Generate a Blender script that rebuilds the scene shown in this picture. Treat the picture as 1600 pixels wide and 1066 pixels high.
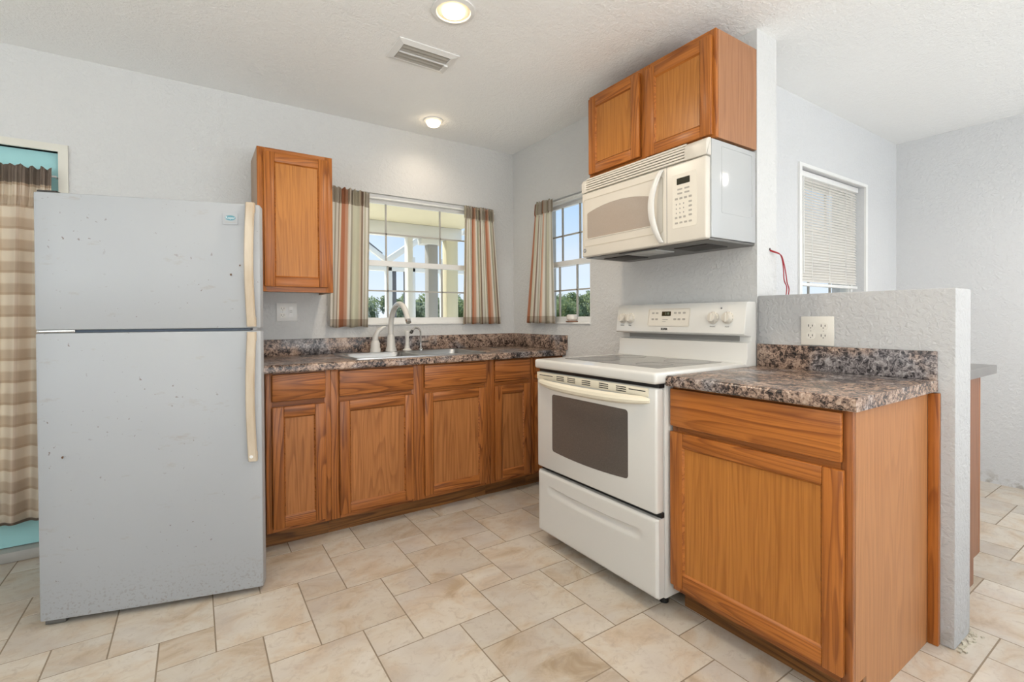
import bpy, bmesh, math, random
from mathutils import Vector, Matrix, noise as mnoise
S = bpy.context.scene
COL = S.collection
for o in list(bpy.data.objects): bpy.data.objects.remove(o)
random.seed(7)
PI = math.pi

# ------------------------------------------------------------------ camera
yaw, pitch, roll = 0.5846, -0.0099, -0.0059
r_ = Vector((math.cos(yaw), -math.sin(yaw), 0)); f_ = Vector((math.sin(yaw), math.cos(yaw), 0)); u_ = Vector((0, 0, 1))
fw = f_*math.cos(pitch) + u_*math.sin(pitch); up = u_*math.cos(pitch) - f_*math.sin(pitch)
rt = r_*math.cos(roll) + up*math.sin(roll); up2 = up*math.cos(roll) - r_*math.sin(roll)
cam = bpy.data.cameras.new('camera'); camo = bpy.data.objects.new('camera', cam); COL.objects.link(camo)
M = Matrix((rt, up2, -fw)).transposed().to_4x4(); M.translation = Vector((-2.1389, -3.204, 1.1412))
camo.matrix_world = M
cam.sensor_width = 36; cam.lens = 748.89*36/1600; cam.shift_y = (503.57-533)/1600; cam.clip_start = .02; cam.clip_end = 500
S.camera = camo
# ------------------------------------------------------------------ view
S.view_settings.view_transform = 'Standard'; S.view_settings.look = 'None'
S.view_settings.exposure = 0.1; S.view_settings.gamma = 1; S.view_settings.use_curve_mapping = False
# ------------------------------------------------------------------ world sky
W = bpy.data.worlds.new('sky'); S.world = W; W.use_nodes = True
wn, wl = W.node_tree.nodes, W.node_tree.links
wn.clear()
wo = wn.new('ShaderNodeOutputWorld'); wb = wn.new('ShaderNodeBackground'); wl.new(wb.outputs[0], wo.inputs[0])
tc = wn.new('ShaderNodeTexCoord'); sx = wn.new('ShaderNodeSeparateXYZ'); wl.new(tc.outputs['Generated'], sx.inputs[0])
wr = wn.new('ShaderNodeValToRGB'); wl.new(sx.outputs['Z'], wr.inputs[0])
e = wr.color_ramp.elements
e[0].position = 0.0; e[0].color = (.70, .75, .82, 1)
e[1].position = .5; e[1].color = (.27, .46, .74, 1)
k = e.new(.09); k.color = (.60, .69, .82, 1)
k = e.new(.25); k.color = (.40, .57, .79, 1)
cn = wn.new('ShaderNodeTexNoise'); cn.inputs['Scale'].default_value = 5; cn.inputs['Detail'].default_value = 5
cm = wn.new('ShaderNodeMapping'); cm.inputs['Scale'].default_value = (1, 1, 2.5); wl.new(tc.outputs['Generated'], cm.inputs[0]); wl.new(cm.outputs[0], cn.inputs['Vector'])
cr = wn.new('ShaderNodeMapRange'); cr.inputs[1].default_value = .5; cr.inputs[2].default_value = .75; cr.inputs[3].default_value = 0; cr.inputs[4].default_value = .6
wl.new(cn.outputs['Fac'], cr.inputs[0])
mx = wn.new('ShaderNodeMix'); mx.data_type = 'RGBA'; wl.new(cr.outputs[0], mx.inputs[0]); wl.new(wr.outputs[0], mx.inputs[6]); mx.inputs[7].default_value = (.66, .71, .80, 1)
wl.new(mx.outputs[2], wb.inputs[0]); wb.inputs[1].default_value = 1.3
# ------------------------------------------------------------------ added fill lamps, aimed up, for daylight at unseen openings; then the sun
def area(name, loc, target, sx_, sy_, power, color):
    l = bpy.data.lights.new(name, 'AREA'); l.shape = 'RECTANGLE'; l.size = sx_; l.size_y = sy_; l.energy = power; l.color = color
    o = bpy.data.objects.new(name, l); COL.objects.link(o); o.location = loc
    o.rotation_euler = (Vector(target)-Vector(loc)).to_track_quat('-Z', 'Y').to_euler(); return o
area('fill_sliding_door', (-1.9, -6.0, 1.05), (-1.9, -4.9, 5.2), 3.0, 1.6, 158, (1, .985, .95))
area('fill_dining_door', (1.2, -6.0, 1.05), (1.2, -4.7, 5.2), 1.9, 1.6, 58, (.80, .90, 1))
area('fill_side_window', (-4.65, -3.2, 1.3), (-3.7, -2.8, 5.2), 2.4, 1.2, 55, (.90, .97, .98))
sun = bpy.data.lights.new('sun', 'SUN'); sun.energy = 6.0; sun.angle = .02; sun.color = (1, .94, .84)
suno = bpy.data.objects.new('sun', sun); COL.objects.link(suno); suno.rotation_euler = Vector((.25, -.6, -.80)).to_track_quat('-Z', 'Y').to_euler()

# ------------------------------------------------------------------ materials
def new_mat(name):
    m = bpy.data.materials.new(name); m.use_nodes = True
    n = m.node_tree.nodes; n.clear()
    out = n.new('ShaderNodeOutputMaterial'); b = n.new('ShaderNodeBsdfPrincipled'); m.node_tree.links.new(b.outputs[0], out.inputs[0])
    return m, n, m.node_tree.links, b, out
def ramp(n, stops, interp='LINEAR'):
    r = n.new('ShaderNodeValToRGB'); r.color_ramp.interpolation = interp
    e = r.color_ramp.elements
    while len(e) < len(stops): e.new(.5)
    for i, (p, c) in enumerate(stops):
        e[i].position = p; e[i].color = (*c, 1)
    return r
def noise(n, l, vec, scale, detail=3, rough=.5, dist=0):
    t = n.new('ShaderNodeTexNoise'); t.inputs['Scale'].default_value = scale; t.inputs['Detail'].default_value = detail
    t.inputs['Roughness'].default_value = rough; t.inputs['Distortion'].default_value = dist
    if vec is not None: l.new(vec, t.inputs['Vector'])
    return t
def mapping(n, l, vec, scale=(1, 1, 1), loc=(0, 0, 0), rot=(0, 0, 0)):
    m = n.new('ShaderNodeMapping'); m.inputs['Scale'].default_value = scale; m.inputs['Location'].default_value = loc; m.inputs['Rotation'].default_value = rot
    l.new(vec, m.inputs[0]); return m.outputs[0]
def math_(n, l, op, a, b=None):
    m = n.new('ShaderNodeMath'); m.operation = op
    for i, v in enumerate((a, b)):
        if v is None: continue
        if isinstance(v, (int, float)): m.inputs[i].default_value = v
        else: l.new(v, m.inputs[i])
    return m.outputs[0]
def mix(n, l, fac, a, b, blend='MIX'):
    m = n.new('ShaderNodeMix'); m.data_type = 'RGBA'; m.blend_type = blend
    if isinstance(fac, (int, float)): m.inputs[0].default_value = fac
    else: l.new(fac, m.inputs[0])
    for i, v in ((6, a), (7, b)):
        if isinstance(v, tuple): m.inputs[i].default_value = (*v, 1)
        else: l.new(v, m.inputs[i])
    return m.outputs[2]
def bump(n, l, h, b, strength=.2, dist=.01):
    k = n.new('ShaderNodeBump'); k.inputs['Strength'].default_value = strength; k.inputs['Distance'].default_value = dist
    l.new(h, k.inputs['Height']); l.new(k.outputs[0], b.inputs['Normal']); return k
def flat(name, c, rough=.5, metal=0, spec=.5, var=.04, coat=0):
    m, n, l, b, out = new_mat(name)
    t = n.new('ShaderNodeTexCoord'); q = noise(n, l, t.outputs['Object'], 6, 3)
    c2 = tuple(x*(1-var*2) for x in c)
    l.new(mix(n, l, q.outputs['Fac'], c, c2), b.inputs['Base Color'])
    b.inputs['Roughness'].default_value = rough; b.inputs['Metallic'].default_value = metal; b.inputs['Specular IOR Level'].default_value = spec
    b.inputs['Coat Weight'].default_value = coat
    return m
def emit(name, c, s):
    m, n, l, b, out = new_mat(name)
    b.inputs['Base Color'].default_value = (*c, 1); b.inputs['Emission Color'].default_value = (*c, 1); b.inputs['Emission Strength'].default_value = s
    return m
def stucco(name, c, scale=55, strength=.35, dirt=False):
    m, n, l, b, out = new_mat(name)
    t = n.new('ShaderNodeTexCoord'); p = t.outputs['Object']
    a = noise(n, l, p, scale, 3, .55, .6); a2 = noise(n, l, p, scale*.35, 2, .5)
    h = math_(n, l, 'ADD', a.outputs['Fac'], math_(n, l, 'MULTIPLY', a2.outputs['Fac'], .8))
    rr = n.new('ShaderNodeMapRange'); rr.interpolation_type = 'SMOOTHSTEP'; l.new(h, rr.inputs[0]); rr.inputs[1].default_value = .72; rr.inputs[2].default_value = 1.1
    bump(n, l, rr.outputs[0], b, strength, .006)
    v = noise(n, l, p, 1.3, 3); col = mix(n, l, v.outputs['Fac'], c, tuple(x*.95 for x in c))
    if dirt:   # scuffs near the foot of the wall
        sz = n.new('ShaderNodeSeparateXYZ'); l.new(t.outputs['Object'], sz.inputs[0])
        d1 = n.new('ShaderNodeMapRange'); l.new(sz.outputs['Z'], d1.inputs[0]); d1.inputs[1].default_value = .0; d1.inputs[2].default_value = .10; d1.inputs[3].default_value = 1; d1.inputs[4].default_value = 0
        dn = noise(n, l, p, 22, 4); dm = n.new('ShaderNodeMapRange'); l.new(dn.outputs['Fac'], dm.inputs[0]); dm.inputs[1].default_value = .5; dm.inputs[2].default_value = .62
        col = mix(n, l, math_(n, l, 'MULTIPLY', math_(n, l, 'MULTIPLY', d1.outputs[0], dm.outputs[0]), .7), col, (.33, .29, .24))
    l.new(col, b.inputs['Base Color']); b.inputs['Roughness'].default_value = .75; b.inputs['Specular IOR Level'].default_value = .25
    return m
def wood(name, axis, light, dark, ring=16, contrast=.8, rough=.34):
    m, n, l, b, out = new_mat(name)
    t = n.new('ShaderNodeTexCoord'); oi = n.new('ShaderNodeObjectInfo')
    off = n.new('ShaderNodeVectorMath'); off.operation = 'MULTIPLY_ADD'
    cb = n.new('ShaderNodeCombineXYZ'); l.new(oi.outputs['Random'], cb.inputs[0]); l.new(oi.outputs['Random'], cb.inputs[1]); l.new(oi.outputs['Random'], cb.inputs[2])
    l.new(cb.outputs[0], off.inputs[0]); off.inputs[1].default_value = (7.3, 5.1, 9.7); l.new(t.outputs['Object'], off.inputs[2])
    p = off.outputs[0]
    al = .075
    sc = {'x': (al, 1, 1), 'y': (1, al, 1), 'z': (1, 1, al)}[axis]
    q = mapping(n, l, p, sc)
    big = noise(n, l, q, 5.0, 2.5, .5, .15)
    rings = math_(n, l, 'FRACT', math_(n, l, 'MULTIPLY', big.outputs['Fac'], ring))
    sc2 = tuple(.022 if s == al else 1 for s in sc)
    fine = noise(n, l, mapping(n, l, p, sc2), 150, 3, .65)
    fr = n.new('ShaderNodeMapRange'); l.new(fine.outputs['Fac'], fr.inputs[0]); fr.inputs[1].default_value = .46; fr.inputs[2].default_value = .68
    rr = ramp(n, [(0, (0, 0, 0)), (.45, (.10, .10, .10)), (.82, (.9, .9, .9)), (.90, (1, 1, 1)), (1, (.0, .0, .0))]); l.new(rings, rr.inputs[0])
    brk = noise(n, l, mapping(n, l, p, sc2), 60, 2, .5)
    bk = n.new('ShaderNodeMapRange'); l.new(brk.outputs['Fac'], bk.inputs[0]); bk.inputs[1].default_value = .3; bk.inputs[2].default_value = .6; bk.inputs[3].default_value = .35
    lines = math_(n, l, 'MULTIPLY', math_(n, l, 'MULTIPLY', rr.outputs[0], bk.outputs[0]), contrast)
    tone = noise(n, l, mapping(n, l, p, tuple(.1 if s == al else 1 for s in sc)), 9, 2)
    tn = n.new('ShaderNodeMapRange'); l.new(tone.outputs['Fac'], tn.inputs[0]); tn.inputs[1].default_value = .3; tn.inputs[2].default_value = .7
    mid = tuple(.6*a+.4*c for a, c in zip(light, dark))
    base = mix(n, l, math_(n, l, 'MULTIPLY', tn.outputs[0], .55), light, mid)
    c1 = mix(n, l, lines, base, dark)
    c2 = mix(n, l, math_(n, l, 'MULTIPLY', fr.outputs[0], .55), c1, dark)
    l.new(c2, b.inputs['Base Color']); b.inputs['Roughness'].default_value = rough; b.inputs['Specular IOR Level'].default_value = .35
    bump(n, l, fine.outputs['Fac'], b, .06, .002)
    return m
FL, FD = (.43, .150, .036), (.115, .029, .006)
PL, PD = (.46, .185, .058), (.20, .068, .018)
MO = {}
for ax in 'xyz':
    MO['f'+ax] = wood('oak_frame_'+ax, ax, FL, FD, 27, .9)
    MO['p'+ax] = wood('oak_panel_'+ax, ax, PL, PD, 25, .62)
    MO['u'+ax] = wood('oak_bright_'+ax, ax, (.50, .170, .032), (.19, .050, .009), 25, .8)
for ax in 'xyz': MO['q'+ax] = wood('oak_bright_panel_'+ax, ax, (.52, .205, .040), (.29, .092, .014), 24, .5)
M_side = wood('oak_veneer', 'z', (.47, .215, .085), (.28, .11, .04), 22, .4, .42)
M_uside = wood('oak_veneer_upper', 'z', (.40, .19, .09), (.24, .10, .045), 22, .4, .42)
M_kick = wood('oak_kick', 'y', (.27, .115, .032), (.07, .025, .008), 18, .9)
M_kickx = wood('oak_kick_long', 'x', (.27, .115, .032), (.07, .025, .008), 18, .9)
M_lside = wood('pale_veneer', 'z', (.47, .33, .22), (.32, .20, .12), 22, .3, .45)
M_dside = wood('walnut_veneer', 'z', (.30, .135, .075), (.15, .06, .03), 14, .4, .42)

M_wall = stucco('painted_stucco', (.64, .64, .63))
M_wall2 = stucco('painted_stucco_dining', (.66, .665, .67), dirt=True)
M_pony = stucco('painted_stucco_rough_shaded', (.50, .50, .50), 55, .4, True)  # same paint as the walls, darkened so the colour carries the half wall's shade
M_ceil = stucco('ceiling_texture', (.93, .935, .925), 85, .3)
M_white = flat('white_paint', (.82, .82, .80), .4)
M_appl = flat('white_enamel', (.68, .67, .635), .22, var=.01, spec=.5, coat=.3)
M_cream = flat('cream_plastic', (.66, .62, .545), .33, var=.02)
M_creamh = flat('yellowed_plastic', (.80, .74, .59), .35, var=.03)
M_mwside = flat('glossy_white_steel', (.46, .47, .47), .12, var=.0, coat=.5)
M_black = flat('black', (.012, .012, .012), .35)
M_grey = flat('grey_steel', (.17, .165, .155), .45, .5)
M_dgrey = flat('dark_mesh', (.035, .03, .026), .6)
M_lens = flat('lamp_lens', (.42, .42, .40), .25)
M_print = flat('grey_print', (.20, .20, .20), .6)
M_printl = flat('light_grey_print', (.40, .38, .34), .6)
M_steel = flat('stainless_steel', (.46, .46, .455), .3, 1.0, var=.06)
M_chrome = flat('chrome', (.72, .72, .72), .1, 1.0, var=.0)
M_fauc = flat('white_faucet', (.66, .64, .60), .22, var=.02, coat=.3)
M_plate = flat('outlet_plate', (.80, .79, .76), .35)
M_iv = flat('ivory_outlet', (.76, .73, .66), .35)
M_red = flat('red_wire_sheath', (.36, .015, .025), .4)
M_teal = flat('teal_paint', (.36, .67, .68), .45, var=.05)
M_vinyl = flat('white_vinyl', (.82, .82, .80), .35)
M_munt = flat('muntin_grey', (.45, .43, .39), .5)
M_mesh = flat('porch_white', (.80, .78, .72), .6)
M_soff = flat('porch_cream', (.80, .72, .50), .7)
M_post = flat('porch_grey', (.42, .40, .37), .7)
M_dfr = flat('bronze_frame', (.12, .12, .13), .5)
M_caul = flat('caulk_crumbs', (.55, .50, .40), .9)
M_therm = flat('threshold_stone', (.50, .48, .44), .4, var=.2)
M_disp = flat('dark_display', (.03, .028, .015), .12)
M_pot = flat('white_ceramic', (.78, .74, .68), .25)
M_sauc = flat('terracotta', (.30, .16, .10), .7)
M_bulb = emit('warm_bulb', (1, .80, .52), 9)
M_baff = flat('lamp_baffle', (.95, .86, .68), .5)

# fridge enamel with grime specks
def fridge_mat():
    m, n, l, b, out = new_mat('worn_white_enamel')
    t = n.new('ShaderNodeTexCoord'); p = t.outputs['Object']
    v = noise(n, l, p, 2.2, 4); col = mix(n, l, v.outputs['Fac'], (.40, .415, .43), (.36, .372, .386))
    sp = noise(n, l, p, 62, 2, .5); m1 = n.new('ShaderNodeMapRange'); l.new(sp.outputs['Fac'], m1.inputs[0]); m1.inputs[1].default_value = .70; m1.inputs[2].default_value = .75
    cl = noise(n, l, p, 5, 2); m2 = n.new('ShaderNodeMapRange'); l.new(cl.outputs['Fac'], m2.inputs[0]); m2.inputs[1].default_value = .42; m2.inputs[2].default_value = .6
    col = mix(n, l, math_(n, l, 'MULTIPLY', math_(n, l, 'MULTIPLY', m1.outputs[0], m2.outputs[0]), .85), col, (.16, .12, .09))
    # brown smear patches
    s2 = noise(n, l, mapping(n, l, p, (1.2, 1, 3)), 7, 5, .65); m3 = n.new('ShaderNodeMapRange'); l.new(s2.outputs['Fac'], m3.inputs[0]); m3.inputs[1].default_value = .615; m3.inputs[2].default_value = .76
    col = mix(n, l, math_(n, l, 'MULTIPLY', m3.outputs[0], .5), col, (.30, .25, .19))
    # dense fine grime along the foot of the door
    sz = n.new('ShaderNodeSeparateXYZ'); l.new(p, sz.inputs[0])
    z1 = n.new('ShaderNodeMapRange'); l.new(sz.outputs['Z'], z1.inputs[0]); z1.inputs[1].default_value = .03; z1.inputs[2].default_value = .2; z1.inputs[3].default_value = 1; z1.inputs[4].default_value = 0
    g = noise(n, l, p, 110, 2); g1 = n.new('ShaderNodeMapRange'); l.new(g.outputs['Fac'], g1.inputs[0]); g1.inputs[1].default_value = .56; g1.inputs[2].default_value = .66
    col = mix(n, l, math_(n, l, 'MULTIPLY', math_(n, l, 'MULTIPLY', z1.outputs[0], g1.outputs[0]), .6), col, (.25, .22, .19))
    l.new(col, b.inputs['Base Color']); b.inputs['Roughness'].default_value = .38
    gb = noise(n, l, p, 260, 2); bump(n, l, gb.outputs['Fac'], b, .05, .001)
    return m
M_fridge = fridge_mat()
def handle_mat():
    m, n, l, b, out = new_mat('aged_handle')
    t = n.new('ShaderNodeTexCoord'); v = noise(n, l, mapping(n, l, t.outputs['Object'], (3, 3, .8)), 6, 4)
    r = ramp(n, [(.3, (.58, .50, .39)), (.7, (.42, .32, .215))]); l.new(v.outputs['Fac'], r.inputs[0]); l.new(r.outputs[0], b.inputs['Base Color'])
    b.inputs['Roughness'].default_value = .4; return m
M_handle = handle_mat()
def laminate():
    m, n, l, b, out = new_mat('granite_laminate')
    t = n.new('ShaderNodeTexCoord'); p = t.outputs['Object']
    f = noise(n, l, p, 75, 5, .72, .9); L1 = noise(n, l, mapping(n, l, p, (1, 1, 1), rot=(.3, .2, .6)), 9, 4, .6, 1.2)
    v = math_(n, l, 'ADD', f.outputs['Fac'], math_(n, l, 'MULTIPLY', math_(n, l, 'SUBTRACT', L1.outputs['Fac'], .5), .55))
    r = ramp(n, [(.35, (.010, .008, .008)), (.43, (.06, .040, .032)), (.49, (.21, .145, .115)), (.56, (.36, .245, .18)), (.66, (.50, .38, .30))]); l.new(v, r.inputs[0])
    r2 = ramp(n, [(.35, (.012, .011, .012)), (.44, (.055, .048, .05)), (.50, (.17, .15, .15)), (.57, (.27, .24, .235)), (.66, (.42, .39, .375))]); l.new(v, r2.inputs[0])
    d = noise(n, l, p, 5, 3); d1 = n.new('ShaderNodeMapRange'); l.new(d.outputs['Fac'], d1.inputs[0]); d1.inputs[1].default_value = .50; d1.inputs[2].default_value = .62
    col = mix(n, l, d1.outputs[0], r.outputs[0], r2.outputs[0])
    l.new(col, b.inputs['Base Color']); b.inputs['Roughness'].default_value = .27; b.inputs['Specular IOR Level'].default_value = .5
    return m
M_lam = laminate()
M_lam2 = flat('grey_laminate', (.27, .26, .25), .35, var=.2)
def tile_mat():
    m, n, l, b, out = new_mat('stone_look_tile')
    t = n.new('ShaderNodeTexCoord'); at = n.new('ShaderNodeAttribute'); at.attribute_name = 'tile_value'
    cb = n.new('ShaderNodeCombineXYZ'); 
    l.new(math_(n, l, 'MULTIPLY', at.outputs['Fac'], 31.7), cb.inputs[0]); l.new(math_(n, l, 'MULTIPLY', at.outputs['Fac'], 57.3), cb.inputs[1])
    ad = n.new('ShaderNodeVectorMath'); l.new(t.outputs['Object'], ad.inputs[0]); l.new(cb.outputs[0], ad.inputs[1]); p = ad.outputs[0]
    a = noise(n, l, mapping(n, l, p, (1, 1.6, 1), rot=(0, 0, .7)), 4.5, 6, .62, .8)
    r = ramp(n, [(.30, (.42, .32, .215)), (.42, (.55, .45, .34)), (.52, (.59, .525, .435)), (.72, (.63, .58, .51))]); l.new(a.outputs['Fac'], r.inputs[0])
    v = noise(n, l, p, 26, 5, .7, 1.2); v1 = n.new('ShaderNodeMapRange'); l.new(v.outputs['Fac'], v1.inputs[0]); v1.inputs[1].default_value = .52; v1.inputs[2].default_value = .68; v1.inputs[4].default_value = .55
    col = mix(n, l, v1.outputs[0], r.outputs[0], (.40, .32, .25))
    g = noise(n, l, p, 3.2, 3); g1 = n.new('ShaderNodeMapRange'); l.new(g.outputs['Fac'], g1.inputs[0]); g1.inputs[1].default_value = .5; g1.inputs[2].default_value = .68; g1.inputs[4].default_value = .5
    col = mix(n, l, g1.outputs[0], col, (.47, .43, .40))
    tone = math_(n, l, 'ADD', math_(n, l, 'MULTIPLY', at.outputs['Fac'], .16), .90)
    hs = n.new('ShaderNodeHueSaturation'); l.new(col, hs.inputs['Color']); l.new(tone, hs.inputs['Value'])
    l.new(hs.outputs[0], b.inputs['Base Color'])
    b.inputs['Roughness'].default_value = .33; b.inputs['Specular IOR Level'].default_value = .45
    bump(n, l, v.outputs['Fac'], b, .08, .002)
    return m
M_tile = tile_mat()
M_grout = flat('grout', (.30, .235, .165), .9, var=.12)
def glass(name, tint=(1, 1, 1), gl=.06):
    m, n, l, b, out = new_mat(name); n.remove(b)
    tr = n.new('ShaderNodeBsdfTransparent'); tr.inputs[0].default_value = (*tint, 1)
    gs = n.new('ShaderNodeBsdfGlossy'); gs.inputs['Roughness'].default_value = .02
    mi = n.new('ShaderNodeMixShader'); mi.inputs[0].default_value = gl; l.new(tr.outputs[0], mi.inputs[1]); l.new(gs.outputs[0], mi.inputs[2]); l.new(mi.outputs[0], out.inputs[0])
    return m
M_glass = glass('window_glass', (.95, .965, .965), .012)
def cloth_mat(name, kind):
    m, n, l, b, out = new_mat(name)
    uv = n.new('ShaderNodeUVMap'); uv.uv_map = 'UVMap'
    s = n.new('ShaderNodeSeparateXYZ'); l.new(uv.outputs[0], s.inputs[0])
    if kind == 'stripe':
        fr = math_(n, l, 'FRACT', math_(n, l, 'DIVIDE', s.outputs['X'], .27))
        C_ = (.88, .80, .68); O = (.72, .36, .22); O2 = (.84, .57, .42); G = (.60, .56, .47); Sg = (.80, .78, .65); Br = (.42, .31, .24); Wt = (.90, .87, .80)
        r = ramp(n, [(0, Wt), (.07, G), (.12, Wt), (.20, Br), (.225, C_), (.28, O), (.38, O2), (.45, C_), (.48, Wt), (.54, G), (.60, Sg), (.80, C_), (.84, Br), (.89, Wt), (.95, G), (.97, Sg)], 'CONSTANT'); l.new(fr, r.inputs[0])
        col = r.outputs[0]
        hem = n.new('ShaderNodeMapRange'); l.new(s.outputs['Y'], hem.inputs[0]); hem.inputs[1].default_value = .050; hem.inputs[2].default_value = .052; hem.inputs[3].default_value = 1; hem.inputs[4].default_value = 0
        top = n.new('ShaderNodeMapRange'); l.new(s.outputs['Y'], top.inputs[0]); top.inputs[1].default_value = .790; top.inputs[2].default_value = .792
        two = math_(n, l, 'ADD', hem.outputs[0], top.outputs[0])
        col = mix(n, l, math_(n, l, 'MULTIPLY', two, .75), col, mix(n, l, 1.0, col, (.62, .56, .50), 'MULTIPLY'))
    else:
        fr = math_(n, l, 'FRACT', math_(n, l, 'DIVIDE', s.outputs['Y'], .105))
        r = ramp(n, [(0, (.90, .83, .74)), (.46, (.70, .58, .46)), (.58, (.76, .66, .55)), (.96, (.84, .75, .64))], 'CONSTANT'); l.new(fr, r.inputs[0])
        fx = math_(n, l, 'FRACT', math_(n, l, 'DIVIDE', s.outputs['X'], .17))
        r2 = ramp(n, [(0, (1, .97, .92)), (.5, (.84, .75, .68)), (.62, (.95, .88, .81))], 'CONSTANT'); l.new(fx, r2.inputs[0])
        col = mix(n, l, .8, r.outputs[0], r2.outputs[0], 'MULTIPLY')
        top = n.new('ShaderNodeMapRange'); l.new(s.outputs['Y'], top.inputs[0]); top.inputs[1].default_value = 1.635; top.inputs[2].default_value = 1.637
        hem = n.new('ShaderNodeMapRange'); l.new(s.outputs['Y'], hem.inputs[0]); hem.inputs[1].default_value = .012; hem.inputs[2].default_value = .014; hem.inputs[3].default_value = 1; hem.inputs[4].default_value = 0
        col = mix(n, l, math_(n, l, 'ADD', top.outputs[0], hem.outputs[0]), col, (.34, .27, .22))
    wv = noise(n, l, mapping(n, l, uv.outputs[0], (300, 300, 1)), 3, 1)
    col = mix(n, l, .2, col, mix(n, l, wv.outputs['Fac'], (.5, .5, .5), (1, 1, 1)), 'MULTIPLY')
    l.new(col, b.inputs['Base Color']); b.inputs['Roughness'].default_value = .9; b.inputs['Specular IOR Level'].default_value = .1
    trn = n.new('ShaderNodeBsdfTranslucent'); l.new(col, trn.inputs[0]); ms = n.new('ShaderNodeMixShader'); ms.inputs[0].default_value = .5
    l.new(b.outputs[0], ms.inputs[1]); l.new(trn.outputs[0], ms.inputs[2]); l.new(ms.outputs[0], out.inputs[0])
    return m
M_stripe = cloth_mat('striped_cotton', 'stripe'); M_plaid = cloth_mat('beige_plaid_cotton', 'plaid')
def leaf_mat(name, c):
    m, n, l, b, out = new_mat(name)
    t = n.new('ShaderNodeTexCoord'); q = noise(n, l, t.outputs['Object'], 1.5, 3)
    l.new(mix(n, l, q.outputs['Fac'], c, tuple(x*.5 for x in c)), b.inputs['Base Color']); b.inputs['Roughness'].default_value = .7
    tr = n.new('ShaderNodeBsdfTranslucent'); tr.inputs[0].default_value = (*c, 1); ms = n.new('ShaderNodeMixShader'); ms.inputs[0].default_value = .45
    l.new(b.outputs[0], ms.inputs[1]); l.new(tr.outputs[0], ms.inputs[2]); l.new(ms.outputs[0], out.inputs[0])
    return m
M_leaf = leaf_mat('leaves', (.33, .40, .20)); M_leaf2 = leaf_mat('leaves_blue', (.34, .40, .27)); M_bark = flat('bark', (.12, .09, .06), .9)
M_grass = leaf_mat('grass', (.16, .22, .07))
def blind_mat():
    m, n, l, b, out = new_mat('blind_slat'); b.inputs['Base Color'].default_value = (.88, .86, .83, 1); b.inputs['Roughness'].default_value = .45
    trn = n.new('ShaderNodeBsdfTranslucent'); trn.inputs[0].default_value = (.9, .87, .82, 1); ms = n.new('ShaderNodeMixShader'); ms.inputs[0].default_value = .45
    l.new(b.outputs[0], ms.inputs[1]); l.new(trn.outputs[0], ms.inputs[2]); l.new(ms.outputs[0], out.inputs[0]); return m
M_blind = blind_mat()

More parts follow.
